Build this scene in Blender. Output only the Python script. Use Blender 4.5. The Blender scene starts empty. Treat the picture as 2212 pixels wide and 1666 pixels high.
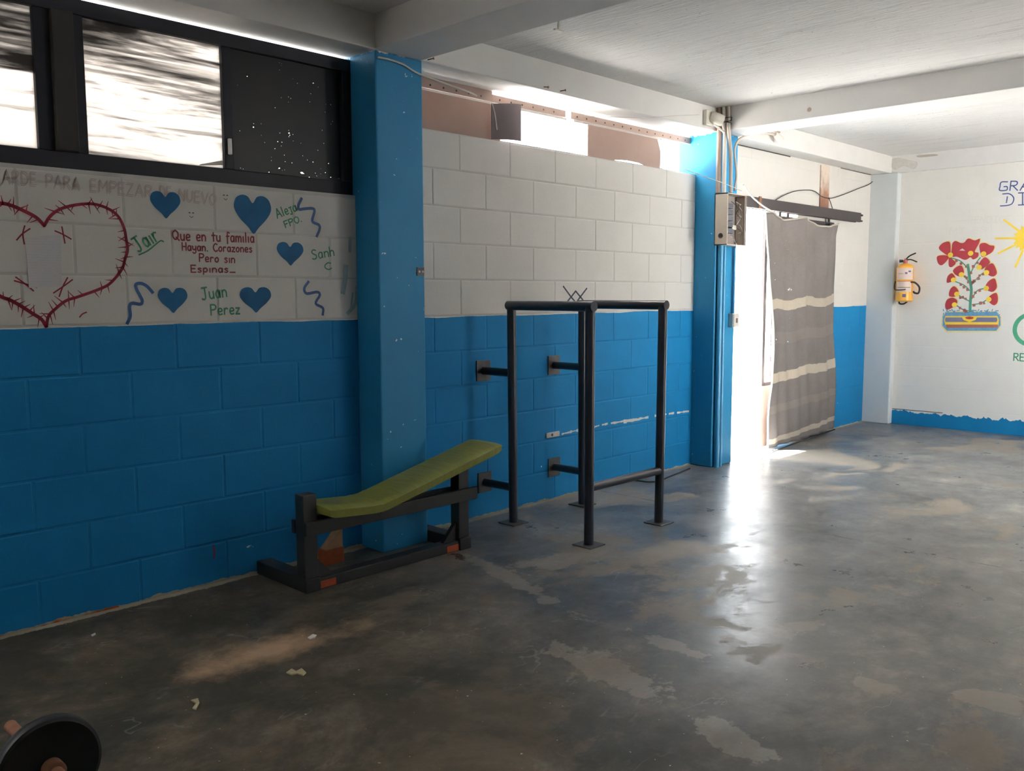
import bpy, bmesh, math, random
from mathutils import Vector, Matrix
from mathutils.geometry import tessellate_polygon

# ------------------------------------------------------------------ camera, sky, sun, exposure
sc = bpy.context.scene
col = sc.collection
cam_data = bpy.data.cameras.new('camera')
cam = bpy.data.objects.new('camera', cam_data); col.objects.link(cam)
_r = Vector((0.69695866, -0.71710617, -0.00271404)); _u = Vector((0.07525598, 0.06937678, 0.99474791)); _f = Vector((0.71315157, 0.69350242, -0.10231927))
cam.matrix_world = Matrix(((_r.x, _u.x, -_f.x, 0.0), (_r.y, _u.y, -_f.y, -3.7194), (_r.z, _u.z, -_f.z, 1.3073), (0, 0, 0, 1)))
cam_data.sensor_width = 36.0
cam_data.lens = 1923.96 / 2212.0 * 36.0
cam_data.clip_start = 0.02
sc.camera = cam

world = bpy.data.worlds.new('hazy_sky'); sc.world = world
world.use_nodes = True
bg = world.node_tree.nodes['Background']
bg.inputs['Color'].default_value = (0.93, 0.97, 1.0, 1)
bg.inputs['Strength'].default_value = 5.0

sun_data = bpy.data.lights.new('sun', 'SUN')
sun_data.energy = 155.0; sun_data.angle = 0.03; sun_data.color = (1.0, 0.975, 0.94)
sun = bpy.data.objects.new('sun', sun_data); col.objects.link(sun)
sun.rotation_euler = Vector((0.22, -0.28, -1.0)).to_track_quat('-Z', 'Y').to_euler()
sun.location = (2, 8, 14)

vs = sc.view_settings
vs.view_transform = 'Standard'; vs.look = 'None'; vs.exposure = 1.06; vs.gamma = 1.0; vs.use_curve_mapping = False
sc.display_settings.display_device = 'sRGB'
sc.cycles.max_bounces = 10; sc.cycles.diffuse_bounces = 6; sc.cycles.transparent_max_bounces = 12
sc.cycles.sample_clamp_indirect = 6.0
sc.cycles.use_denoising = True

# ------------------------------------------------------------------ helpers
R = random.Random(11)

class MB:
    """collects geometry, build() links it as one mesh object"""
    def __init__(s): s.v = []; s.f = []
    def add(s, vs, fs):
        n = len(s.v); s.v += [tuple(p) for p in vs]; s.f += [tuple(i + n for i in f) for f in fs]; return s
    def box(s, x0, x1, y0, y1, z0, z1, b=0.0):
        if b <= 0:
            return s.add([(x, y, z) for x in (x0, x1) for y in (y0, y1) for z in (z0, z1)],
                         [(0, 1, 3, 2), (4, 6, 7, 5), (0, 4, 5, 1), (2, 3, 7, 6), (0, 2, 6, 4), (1, 5, 7, 3)])
        bm = bmesh.new(); bmesh.ops.create_cube(bm, size=1)
        for v in bm.verts: v.co = Vector(((x0 + x1) / 2 + v.co.x * (x1 - x0), (y0 + y1) / 2 + v.co.y * (y1 - y0), (z0 + z1) / 2 + v.co.z * (z1 - z0)))
        bmesh.ops.bevel(bm, geom=bm.edges[:], offset=b, segments=2, profile=0.5, affect='EDGES')
        bm.verts.index_update()
        s.add([v.co[:] for v in bm.verts], [[v.index for v in f.verts] for f in bm.faces]); bm.free(); return s
    def tube(s, pts, r, n=12, caps=True):
        P = [Vector(p) for p in pts]; rs = r if isinstance(r, (list, tuple)) else [r] * len(P)
        up = None; rings = []
        for i, p in enumerate(P):
            t = (P[min(i + 1, len(P) - 1)] - P[max(i - 1, 0)]).normalized()
            if up is None:
                up = Vector((0, 0, 1)) if abs(t.z) < 0.9 else Vector((1, 0, 0))
            a = t.cross(up).normalized(); up = a.cross(t).normalized()
            rings.append([p + (a * math.cos(2 * math.pi * k / n) + up * math.sin(2 * math.pi * k / n)) * rs[i] for k in range(n)])
        vs_ = [q for ring in rings for q in ring]; fs = []
        for i in range(len(P) - 1):
            for k in range(n):
                fs.append((i * n + k, i * n + (k + 1) % n, (i + 1) * n + (k + 1) % n, (i + 1) * n + k))
        if caps: fs += [tuple(range(n))[::-1], tuple((len(P) - 1) * n + k for k in range(n))]
        return s.add(vs_, fs)
    def lathe(s, o, ax, prof, n=32):
        """prof: list of (distance along axis, radius)"""
        o = Vector(o); ax = Vector(ax).normalized()
        a = ax.cross(Vector((0, 0, 1)) if abs(ax.z) < .9 else Vector((1, 0, 0))).normalized(); b = ax.cross(a)
        vs_ = []; fs = []
        for d, r in prof:
            for k in range(n):
                t = 2 * math.pi * k / n; vs_.append(o + ax * d + (a * math.cos(t) + b * math.sin(t)) * r)
        for i in range(len(prof) - 1):
            for k in range(n): fs.append((i * n + k, i * n + (k + 1) % n, (i + 1) * n + (k + 1) % n, (i + 1) * n + k))
        fs += [tuple(range(n))[::-1], tuple((len(prof) - 1) * n + k for k in range(n))]
        return s.add(vs_, fs)
    def prism(s, poly, axis, a0, a1):
        """poly: 2-D outline in the two axes other than `axis`"""
        def P(q, a):
            return {'x': (a, q[0], q[1]), 'y': (q[0], a, q[1]), 'z': (q[0], q[1], a)}[axis]
        n = len(poly); tris = tessellate_polygon([[Vector((q[0], q[1], 0)) for q in poly]])
        vs_ = [P(q, a0) for q in poly] + [P(q, a1) for q in poly]
        fs = [tuple(t) for t in tris] + [tuple(i + n for i in t[::-1]) for t in tris]
        fs += [(i, (i + 1) % n, (i + 1) % n + n, i + n) for i in range(n)]
        return s.add(vs_, fs)
    def build(s, name, mat, parent=None, smooth=False):
        me = bpy.data.meshes.new(name); me.from_pydata(s.v, [], s.f); me.update()
        bm = bmesh.new(); bm.from_mesh(me); bmesh.ops.recalc_face_normals(bm, faces=bm.faces); bm.to_mesh(me); bm.free()
        if mat: me.materials.append(mat)
        if smooth:
            for p in me.polygons: p.use_smooth = True
            try: me.set_sharp_from_angle(angle=math.radians(40))
            except Exception: pass
        o = bpy.data.objects.new(name, me); col.objects.link(o)
        if parent: o.parent = parent
        return o

def tag(o, label=None, cat=None, group=None, kind=None):
    if label: o['label'] = label
    if cat: o['category'] = cat
    if group: o['group'] = group
    if kind: o['kind'] = kind
    return o
def thing(name, label, cat, group=None, loc=(0, 0, 0)):
    o = bpy.data.objects.new(name, None); col.objects.link(o); o.location = loc
    o.empty_display_size = 0.1
    bpy.context.view_layer.update()
    return tag(o, label, cat, group)
def attach(o, parent):
    """parent keeping the world position (parents are never rotated here)"""
    o.parent = parent; o.matrix_parent_inverse = Matrix.Translation(-parent.location); return o
def struct(o, label, cat): return tag(o, label, cat, kind='structure')

def smooth_line(P, closed=False, k=6):
    P = [Vector(p) for p in P]; n = len(P)
    if n < 3: return P
    out = []
    for i in range(n if closed else n - 1):
        p0 = P[(i - 1) % n] if closed or i > 0 else P[0] * 2 - P[1]
        p1 = P[i]; p2 = P[(i + 1) % n]
        p3 = P[(i + 2) % n] if closed or i + 2 < n else P[-1] * 2 - P[-2]
        for j in range(k):
            t = j / k
            out.append(0.5 * ((2 * p1) + (p2 - p0) * t + (2 * p0 - 5 * p1 + 4 * p2 - p3) * t * t + (3 * p1 - p0 - 3 * p2 + p3) * t ** 3))
    if not closed: out.append(P[-1])
    return out

# ------------------------------------------------------------------ materials
class NT:
    def __init__(s, name):
        s.m = bpy.data.materials.new(name); s.m.use_nodes = True; s.t = s.m.node_tree; s.N = s.t.nodes; s.L = s.t.links
        s.b = s.N['Principled BSDF']; s.out = s.N['Material Output']
    def n(s, kind, **kw):
        x = s.N.new('ShaderNode' + kind)
        for k, v in kw.items():
            if hasattr(x, k): setattr(x, k, v)
            else: x.inputs[k].default_value = v
        return x
    def link(s, a, b): s.L.new(a, b)
    def pos(s, scale=(1, 1, 1), loc=(0, 0, 0), obj=False):
        g = s.n('TexCoord').outputs['Object'] if obj else s.n('NewGeometry').outputs['Position']
        mp = s.n('Mapping'); mp.inputs['Scale'].default_value = scale; mp.inputs['Location'].default_value = loc
        s.link(g, mp.inputs['Vector']); return mp.outputs['Vector']
    def noise(s, scale, detail=4, rough=0.6, vec=None, dist=0.0):
        x = s.n('TexNoise'); x.inputs['Scale'].default_value = scale; x.inputs['Detail'].default_value = detail
        x.inputs['Roughness'].default_value = rough; x.inputs['Distortion'].default_value = dist
        s.link(vec if vec is not None else s.pos(), x.inputs['Vector']); return x.outputs['Fac']
    def ramp(s, fac, stops):
        x = s.n('ValToRGB'); e = x.color_ramp.elements
        while len(e) < len(stops): e.new(0.5)
        for i, (p, c) in enumerate(stops):
            e[i].position = p; e[i].color = (c, c, c, 1) if isinstance(c, (int, float)) else (*c, 1)
        s.link(fac, x.inputs['Fac']); return x.outputs['Color']
    def mix(s, fac, a, b, mode='MIX'):
        x = s.n('Mix', data_type='RGBA', blend_type=mode)
        for k, v in ((0, fac), (6, a), (7, b)):
            if hasattr(v, 'links'): s.link(v, x.inputs[k])
            elif k == 0: x.inputs[0].default_value = v
            else: x.inputs[k].default_value = (*v, 1) if len(v) == 3 else v
        return x.outputs[2]
    def math(s, op, a, b=0.0, clamp=False):
        x = s.n('Math', operation=op); x.use_clamp = clamp
        for i, v in enumerate((a, b)):
            if hasattr(v, 'links'): s.link(v, x.inputs[i])
            else: x.inputs[i].default_value = v
        return x.outputs[0]
    def sep(s):
        x = s.n('SeparateXYZ'); s.link(s.n('NewGeometry').outputs['Position'], x.inputs[0]); return x.outputs
    def bump(s, h, strength=0.2, dist=0.01):
        x = s.n('Bump'); x.inputs['Strength'].default_value = strength; x.inputs['Distance'].default_value = dist
        s.link(h, x.inputs['Height']); s.link(x.outputs[0], s.b.inputs['Normal'])
    def base(s, c, rough=0.6, spec=0.4, metal=0.0):
        if hasattr(c, 'links'): s.link(c, s.b.inputs['Base Color'])
        else: s.b.inputs['Base Color'].default_value = (*c, 1)
        if hasattr(rough, 'links'): s.link(rough, s.b.inputs['Roughness'])
        else: s.b.inputs['Roughness'].default_value = rough
        s.b.inputs['Specular IOR Level'].default_value = spec; s.b.inputs['Metallic'].default_value = metal
        return s.m

def plain(name, c, rough=0.6, spec=0.4, metal=0.0, var=0.12, scale=9.0):
    t = NT(name); n = t.noise(scale)
    c2 = tuple(x * (1 - var) for x in c); c1 = tuple(min(1, x * (1 + var)) for x in c)
    return t.base(t.mix(n, c2, c1), rough, spec, metal)

WHITE = (0.74, 0.715, 0.675)
BLUE = (0.006, 0.148, 0.338)
def wall_paint(name, line=1.18, wave=0.014, chips=True, ragged=0.0, mortar=False, white_gain=1.0):
    """white paint above a hand-brushed line, blue enamel below it, chips and dust near the floor"""
    t = NT(name); X, Y, Z = t.sep()
    w = t.noise(1.6, 3, .55); h = t.math('ADD', Z, t.math('MULTIPLY', t.math('SUBTRACT', w, .5), -wave * 2.2))
    h = t.math('ADD', h, t.math('MULTIPLY', t.math('SUBTRACT', t.noise(14, 3, .6), .5), -(wave * .35 + ragged)))
    m = t.math('LESS_THAN', h, line)
    wv = t.noise(3.0, 5, .65); k = 0.82 if mortar else white_gain
    wh = t.mix(wv, tuple(c * .92 * k for c in WHITE), tuple(min(1, c * 1.05 * k) for c in WHITE))
    sm = t.ramp(t.noise(1.1, 6, .7, t.pos((1, 1, .6), (7, 3, 1))), [(.56, 0.0), (.75, .22)])
    wh = t.mix(sm, wh, (.5, .47, .42))
    bl = t.mix(t.noise(2.0, 5, .6), tuple(c * .82 for c in BLUE), tuple(c * 1.2 for c in BLUE))
    c = t.mix(m, wh, bl)
    if chips:
        spots = t.ramp(t.noise(34, 2, .5, t.pos((.55, .55, 1))), [(.735, 0.0), (.75, 1.0)])
        low = t.math('LESS_THAN', Z, .26); low2 = t.math('MULTIPLY', spots, low)
        c = t.mix(low2, c, (.62, .62, .58))
        base = t.math('LESS_THAN', t.math('ADD', Z, t.math('MULTIPLY', t.noise(7, 4, .7), -.05)), -.014)
        org = t.math('MULTIPLY', t.math('LESS_THAN', X, 1.45), t.ramp(t.noise(6, 3), [(.45, 0), (.55, 1)]))
        c = t.mix(base, c, t.mix(org, (.34, .31, .24), (.34, .09, .03)))
    rough = t.mix(m, (.75,) * 3, (.55,) * 3)
    t.bump(t.noise(60, 4, .7), .25, .003)
    return t.base(c, rough, .12)

M = {}
M['wall'] = wall_paint('block_wall_paint')
M['joint'] = wall_paint('joint_paint', mortar=True)
M['far_wall'] = wall_paint('far_wall_paint', line=.135, wave=.012, chips=False, ragged=.11, white_gain=1.13)  # white scaled up on the far wall only
M['far_joint'] = M['far_wall']
def pillar_paint():
    t = NT('pillar_enamel'); n = t.noise(2.2, 6, .65); X, Y, Z = t.sep()
    c = t.mix(n, (.008, .145, .31), (.014, .205, .39))
    ch = t.ramp(t.noise(30, 3, .5), [(.735, 0), (.75, 1)]); c = t.mix(ch, c, (.5, .58, .6))
    top = t.math('GREATER_THAN', t.math('ADD', Z, t.math('MULTIPLY', t.noise(12, 4), .09)), 2.515)
    c = t.mix(top, c, WHITE)
    t.bump(t.noise(25, 5, .7), .3, .004); return t.base(c, .5, .25)
M['pillar'] = pillar_paint()
M['blue_pipe'] = plain('blue_enamel_pipe', (.03, .23, .42), .35, .5)
def concrete(name, a, b, sc_=(1, 1, 1), marks=(.52, .50, .47)):
    t = NT(name); v = t.pos(sc_)
    c = t.mix(t.noise(2.4, 6, .65, v), a, b)
    st = t.ramp(t.noise(3.2, 8, .75, t.pos((5.5, .45, 1))), [(.54, 0), (.70, .5)]); c = t.mix(st, c, marks)
    pit = t.ramp(t.noise(48, 2, .5), [(.72, 0), (.75, .6)]); c = t.mix(pit, c, (.25, .23, .2))
    t.bump(t.noise(9, 8, .7, t.pos((6, .7, 2))), 1.0, .014); return t.base(c, .8, .25)
M['ceiling'] = concrete('whitewashed_slab', (.84, .825, .805), (.90, .89, .875))
M['beam'] = plain('whitewashed_beam', (.78, .765, .745), .75, .25, var=.08, scale=4)
M['column'] = plain('pale_column_paint', (.62, .65, .66), .7, .3, var=.08, scale=5)

WORN = [(2.374, -1.878, 0.282, 0.1, -1.73), (3.244, -0.902, 0.274, 0.12, -0.13), (2.849, -0.962, 0.544, 0.05, -1.84), (2.234, -2.429, 0.156, 0.08, -1.86), (2.711, -1.903, 0.180, 0.05, -1.63), (2.884, -2.597, 0.096, 0.06, -1.72), (3.244, -2.178, 0.122, 0.05, -0.40), (3.045, -2.912, 0.117, 0.09, -1.40), (4.715, -0.237, 0.224, 0.08, -1.92)]
def floor_mat():
    t = NT('worn_polished_concrete'); X, Y, Z = t.sep()
    v = t.pos((1, .8, 1), (3, 1, 0))
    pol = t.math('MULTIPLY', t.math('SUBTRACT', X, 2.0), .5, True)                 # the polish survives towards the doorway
    fine = t.noise(6.5, 10, .78, t.pos((1, 1, 1), (5, 2, 0)))
    big = t.noise(1.25, 9, .70, t.pos((1, 1.3, 1), (3, 1, 0)), .3)
    k = t.math('ADD', t.math('MULTIPLY', big, .68), t.math('MULTIPLY', fine, .32))
    worn = t.ramp(k, [(.38, (.008, .009, .007)), (.46, (.024, .023, .017)), (.54, (.070, .058, .041)), (.62, (.145, .118, .084))])  # real wear colours, deepened further so the left reads as dimly lit
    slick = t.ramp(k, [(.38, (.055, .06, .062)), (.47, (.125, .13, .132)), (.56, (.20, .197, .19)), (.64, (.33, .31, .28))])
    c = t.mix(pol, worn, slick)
    p = t.noise(1.0, 10, .68, t.pos((1.0, 1.35, 1), (11, 4, 0)), .3)
    tan = t.ramp(p, [(.54, 0), (.575, .8)])
    c = t.mix(tan, c, t.mix(fine, t.mix(pol, (.06, .047, .031), (.23, .195, .155)), t.mix(pol, (.14, .11, .075), (.36, .315, .26))))
    # patches where the polish has flaked off down to the pale screed
    for (cx, cy, rx, ry, rot) in WORN:
        mp = t.n('Mapping'); mp.vector_type = 'TEXTURE'; mp.inputs['Location'].default_value = (cx, cy, 0); mp.inputs['Rotation'].default_value = (0, 0, rot); mp.inputs['Scale'].default_value = (rx, ry, 1)
        t.link(t.n('NewGeometry').outputs['Position'], mp.inputs['Vector'])
        ln = t.n('VectorMath', operation='LENGTH'); t.link(mp.outputs[0], ln.inputs[0])
        dd = t.math('ADD', ln.outputs['Value'], t.math('MULTIPLY', t.math('SUBTRACT', t.noise(7.0, 9, .70, t.pos((1, 1, 1), (cx, 0, 0))), .5), 3.6))
        c = t.mix(t.ramp(dd, [(.80, .62), (.97, 0)]), c, t.mix(fine, (.20, .175, .14), (.33, .29, .24)))
    # pale scuffs and hair cracks
    sc1 = t.math('ABSOLUTE', t.math('SUBTRACT', t.noise(1.9, 4, .6, t.pos((.8, 1.6, 1), (1, 6, 0)), .6), .5))
    scm = t.math('MULTIPLY', t.ramp(sc1, [(.002, .28), (.008, 0)]), t.ramp(t.noise(2.3, 3), [(.52, 0), (.6, 1)]))
    c = t.mix(scm, c, (.36, .34, .31))
    # black-green oily grime on the left of the room, thinning out to the right; also deepened to imitate the dim left
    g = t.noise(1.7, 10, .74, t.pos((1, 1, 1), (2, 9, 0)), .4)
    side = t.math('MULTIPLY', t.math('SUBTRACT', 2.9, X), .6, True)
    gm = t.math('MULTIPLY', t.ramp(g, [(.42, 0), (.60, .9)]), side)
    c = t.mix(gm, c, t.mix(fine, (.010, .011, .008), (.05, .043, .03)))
    # spilled ochre dust, an elongated heap of it by the left wall
    d = t.n('VectorMath', operation='DISTANCE'); d.inputs[1].default_value = (0.75, -1.56, 0)
    mp = t.n('Mapping'); mp.inputs['Scale'].default_value = (.52, 1.75, 1); mp.inputs['Rotation'].default_value = (0, 0, math.radians(-4))
    t.link(t.n('NewGeometry').outputs['Position'], mp.inputs['Vector']); t.link(mp.outputs[0], d.inputs[0])
    dust = t.math('SUBTRACT', .52, t.math('ADD', d.outputs['Value'], t.math('MULTIPLY', t.noise(4.5, 7, .7), .55)))
    dm = t.math('MULTIPLY', dust, 4.5, True)
    c = t.mix(t.math('MULTIPLY', dm, .9), c, (.40, .27, .17))
    # flecks
    fl = t.ramp(t.noise(55, 2, .5), [(.745, 0), (.76, 1)]); c = t.mix(t.math('MULTIPLY', fl, .7), c, (.5, .48, .44))
    # dust line along the foot of the wall
    ed = t.math('GREATER_THAN', t.math('ADD', Y, t.math('MULTIPLY', t.noise(6, 5, .7), .09)), .012)
    c = t.mix(ed, c, (.31, .28, .21))
    # saw-cut joints running out from the wall
    for jx in (4.62, 6.42):
        jw = t.math('ABSOLUTE', t.math('SUBTRACT', t.math('ADD', X, t.math('MULTIPLY', t.noise(2.2, 3), .05)), jx))
        jm = t.math('MULTIPLY', t.math('LESS_THAN', jw, .006), t.ramp(t.noise(5, 2), [(.47, 0), (.52, 1)])); c = t.mix(jm, c, (.07, .065, .055))
    r = t.ramp(t.noise(2.6, 8, .7), [(.3, .24), (.75, .46)])
    r = t.mix(tan, r, (.55,) * 3); r = t.mix(gm, r, (.8,) * 3); r = t.mix(t.math('MULTIPLY', side, .7), r, (.8,) * 3)
    t.bump(t.math('ADD', t.noise(5, 8, .6), t.math('MULTIPLY', tan, -.25)), .16, .012)
    return t.base(c, r, .34)
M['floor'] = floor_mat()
M['ground'] = plain('outside_paving', (.56, .545, .52), .9, .2, scale=2)
M['bare_block'] = plain('bare_grey_block', (.12, .115, .11), .9, .2, scale=5)  # dark tone picked for the unseen walls to cut bounced light
M['steel'] = plain('black_painted_steel', (.014, .018, .03), .3, .5)
M['steel_plate'] = plain('scuffed_plate', (.05, .045, .045), .5, .5, var=.5, scale=40)
M['bolt'] = plain('bolt_metal', (.35, .33, .31), .4, .5, .8)
M['bench_frame'] = plain('matt_black_frame', (.012, .013, .014), .5, .4)
M['orange'] = plain('worn_red_primer', (.30, .055, .022), .7, .3, var=.4, scale=30)
M['rust'] = plain('rusty_iron', (.16, .075, .045), .8, .3, var=.5, scale=25)
M['window_steel'] = plain('dark_window_steel', (.008, .009, .016), .55, .3, var=.3)
M['window_post'] = plain('brown_black_post', (.022, .018, .017), .6, .35, var=.2)
M['rail'] = plain('dark_sliding_rail', (.026, .021, .023), .6, .4, var=.25)
M['alu'] = plain('aluminium_track', (.45, .44, .43), .45, .5, .6)
M['strip'] = plain('pink_brown_perforated_strip', (.30, .22, .19), .7, .3)
M['white_plastic'] = plain('aged_white_plastic', (.66, .62, .55), .5, .4, var=.1)
M['conduit'] = plain('grey_conduit', (.42, .37, .32), .6, .35, var=.15)
M['conduit_brown'] = plain('brown_conduit', (.24, .18, .15), .6, .35, var=.2)
M['cable_white'] = plain('off_white_cable', (.60, .57, .52), .6, .3)
M['cable_dark'] = plain('dark_cable', (.03, .028, .027), .6, .3)
M['panel_metal'] = plain('cream_panel_enamel', (.58, .50, .42), .5, .4, var=.1)
M['panel_in'] = plain('grey_panel_inside', (.19, .165, .155), .6, .35, var=.3)
M['breaker'] = plain('blue_black_breaker', (.05, .06, .08), .5, .4, var=.3)
M['black'] = plain('black_plastic', (.012, .012, .012), .45, .4)
M['ext'] = plain('orange_yellow_enamel', (.72, .36, .05), .35, .5, var=.06)
M['ext_label'] = plain('pale_label', (.72, .58, .52), .6, .3, var=.1, scale=30)
M['ext_red'] = plain('red_valve', (.30, .06, .06), .5, .4)
M['ink'] = plain('blue_ink', (.12, .10, .22), .7, .2)
M['iron'] = plain('black_cast_iron', (.008, .009, .011), .5, .4, var=.3)
M['wood'] = plain('raw_wood_edge', (.24, .15, .09), .8, .2, var=.3, scale=20)
M['brick_red'] = plain('red_brown_paint', (.20, .055, .02), .8, .2, var=.3, scale=20)
M['leaf'] = plain('dry_leaf', (.42, .36, .24), .8, .2, var=.2)
M['chip'] = plain('white_flake', (.7, .68, .63), .8, .2)
M['plaster'] = plain('bare_plaster', (.62, .60, .56), .85, .2, var=.25, scale=30)
# wall paints
M['p_red'] = plain('crimson_wall_paint', (.24, .012, .035), .6, .3, var=.25, scale=14)
M['p_maroon'] = plain('maroon_lettering', (.21, .03, .04), .65, .3, var=.25, scale=14)
M['p_blue'] = plain('heart_blue', (.005, .085, .20), .6, .2, var=.45, scale=10)
M['p_blue2'] = plain('squiggle_blue', (.006, .06, .20), .5, .35, var=.2)
M['p_teal'] = plain('dry_teal_brush', (.36, .49, .52), .7, .3, var=.2, scale=30)
M['p_green'] = plain('green_lettering', (.035, .21, .11), .6, .3, var=.25)
M['p_pink'] = plain('faded_pink_lettering', (.60, .50, .47), .8, .2, var=.12, scale=25)
M['p_ghost'] = plain('ghost_lettering', (.785, .75, .71), .8, .2, var=.03)
M['p_navy'] = plain('navy_lettering', (.035, .06, .20), .6, .3, var=.2)
M['p_dark'] = plain('slate_lettering', (.035, .04, .075), .6, .3, var=.2)
M['p_fred'] = plain('flower_red', (.27, .024, .036), .6, .3, var=.3, scale=7)
M['p_yellow'] = plain('sun_yellow', (.78, .56, .06), .6, .3, var=.1)
M['p_pale_yellow'] = plain('pale_yellow', (.78, .66, .30), .6, .3, var=.1)
M['p_fgreen'] = plain('stem_green', (.05, .22, .15), .6, .3, var=.2)
M['p_ring'] = plain('ring_green', (.05, .27, .16), .6, .3, var=.2)
M['p_pot_blue'] = plain('pot_blue', (.10, .25, .42), .6, .3, var=.6, scale=40)
M['p_slate'] = plain('pot_slate', (.14, .14, .24), .6, .3, var=.2)
M['p_brown'] = plain('pot_brown', (.26, .09, .07), .6, .3, var=.25, scale=20)
M['p_white'] = plain('white_gap', WHITE, .7, .3, var=.05)

def pad_mat():
    t = NT('olive_green_vinyl'); c = t.mix(t.noise(4, 5), (.145, .158, .026), (.205, .215, .048))
    t.bump(t.noise(5, 3, .5, t.pos((9, 1.5, 2))), .5, .01); return t.base(c, .42, .4)
M['pad'] = pad_mat()

def cardboard():
    t = NT('brown_cardboard'); c = t.mix(t.noise(3, 4), (.27, .20, .175), (.35, .265, .235)); t.base(c, .85, .2)
    tr = t.n('BsdfTranslucent'); tr.inputs['Color'].default_value = (.36, .25, .20, 1)
    mx = t.n('MixShader'); mx.inputs[0].default_value = .12
    t.link(t.b.outputs[0], mx.inputs[1]); t.link(tr.outputs[0], mx.inputs[2]); t.link(mx.outputs[0], t.out.inputs[0]); return t.m
M['cardboard'] = cardboard()
M['cardboard_shaded'] = plain('shadow_grey_card', (.17, .14, .15), .85, .2)  # the flap's shade is put into this darker card colour

def curtain_mat():
    t = NT('grey_wool_blanket'); uv = t.n('UVMap').outputs[0]; s = t.n('SeparateXYZ'); t.link(uv, s.inputs[0])
    v = t.math('ADD', s.outputs[1], t.math('MULTIPLY', s.outputs[0], .028)); c = None
    weave = t.noise(210, 2, .5, t.pos((1, 1, .35))); big = t.noise(4, 5, .65)
    c = t.mix(big, (.135, .122, .117), (.23, .212, .205)); c = t.mix(t.math('MULTIPLY', weave, .55), c, (.09, .08, .076))
    bands = [(.385, .043, 1.0), (.70, .043, .95), (.975, .022, .7), (.53, .05, .07), (.84, .035, .10)]
    for ctr, hw, k in bands:
        d = t.math('ABSOLUTE', t.math('SUBTRACT', t.math('ADD', v, t.math('MULTIPLY', t.math('SUBTRACT', t.noise(9, 2), .5), .012)), ctr))
        m = t.math('MULTIPLY', t.math('LESS_THAN', d, hw / 2), k)
        c = t.mix(m, c, t.mix(weave, (.36, .32, .26), (.50, .45, .375)))
    t.base(c, .9, .15)
    tr = t.n('BsdfTranslucent'); t.link(c, tr.inputs['Color'])
    mx = t.n('MixShader'); mx.inputs[0].default_value = .12; t.link(t.b.outputs[0], mx.inputs[1]); t.link(tr.outputs[0], mx.inputs[2])
    hole = t.ramp(t.noise(44, 3, .6, t.pos((.8, 1, 2.2))), [(.665, 0), (.685, 1)])
    side = t.math('LESS_THAN', s.outputs[0], .42); up = t.math('LESS_THAN', s.outputs[1], .56)
    hm = t.math('MULTIPLY', hole, t.math('MULTIPLY', side, up))
    tp = t.n('BsdfTransparent'); m2 = t.n('MixShader'); t.link(hm, m2.inputs[0]); t.link(mx.outputs[0], m2.inputs[1]); t.link(tp.outputs[0], m2.inputs[2])
    t.link(m2.outputs[0], t.out.inputs[0]); return t.m
M['curtain'] = curtain_mat()

def pane_streaked(seed):
    """glass smeared with brush streaks of dark paint"""
    t = NT('paint_smeared_glass'); v = t.pos((1.1, 1, 13), (seed, 0, seed * 2))
    a = t.noise(1.0, 6, .62, v, 1.2); b = t.noise(2.2, 5, .6, t.pos((.8, 1, 17), (seed + 4, 0, 1)), .8)
    X, Y, Z = t.sep()
    heavy = t.math('MULTIPLY', t.math('SUBTRACT', Z, 2.12), .2 if seed < 1 else .5)          # the brush was loaded at the top of the pane
    k = t.math('ADD', t.math('ADD', t.math('MULTIPLY', a, .6), t.math('MULTIPLY', b, .4)), heavy)
    m = t.ramp(k, [(.455, 0.0), (.53, .5), (.62, .94)])
    tr = t.n('BsdfTranslucent'); tr.inputs['Color'].default_value = (.23, .22, .212, 1)
    dk = t.n('BsdfDiffuse'); dk.inputs['Color'].default_value = (.035, .03, .028, 1)
    mx = t.n('MixShader'); t.link(m, mx.inputs[0]); t.link(tr.outputs[0], mx.inputs[1]); t.link(dk.outputs[0], mx.inputs[2])
    t.link(mx.outputs[0], t.out.inputs[0]); return t.m
M['pane_a'] = pane_streaked(0.0); M['pane_b'] = pane_streaked(5.3)
def pane_black():
    """glass painted black, with pin-prick scratches in the paint"""
    t = NT('black_painted_glass'); X, Y, Z = t.sep()
    vo = t.n('TexVoronoi'); vo.inputs['Scale'].default_value = 62; t.link(t.pos((.75, 1, 1.4)), vo.inputs['Vector'])
    d = t.math('LESS_THAN', vo.outputs['Distance'], .16)
    gate = t.math('GREATER_THAN', t.math('ADD', t.noise(7, 3, .6), t.math('MULTIPLY', t.math('SUBTRACT', 2.1, Z), .3)), .45)
    low = t.ramp(t.noise(60, 2, .5, t.pos((.4, 1, 1))), [(.66, 0), (.69, 1)]); low = t.math('MULTIPLY', low, t.math('LESS_THAN', Z, 1.905))
    hm = t.math('MAXIMUM', t.math('MULTIPLY', d, gate), low)
    t.base(t.mix(t.noise(2.5, 3), (.004, .006, .013), (.022, .018, .016)), .4, .25)
    tp = t.n('BsdfTransparent'); mx = t.n('MixShader'); t.link(hm, mx.inputs[0]); t.link(t.b.outputs[0], mx.inputs[1]); t.link(tp.outputs[0], mx.inputs[2])
    t.link(mx.outputs[0], t.out.inputs[0]); return t.m
M['pane_black'] = pane_black()
def strap_mat():
    t = NT('rust_run_iron'); X, Y, Z = t.sep()
    k = t.math('ADD', t.math('MULTIPLY', t.math('SUBTRACT', Z, 2.02), 1.9), t.math('MULTIPLY', t.math('SUBTRACT', t.noise(9, 5), .5), .7))
    return t.base(t.ramp(k, [(.0, (.12, .055, .04)), (.35, (.22, .12, .08)), (.7, (.62, .53, .45))]), .85, .2)
M['strap'] = strap_mat()
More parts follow.
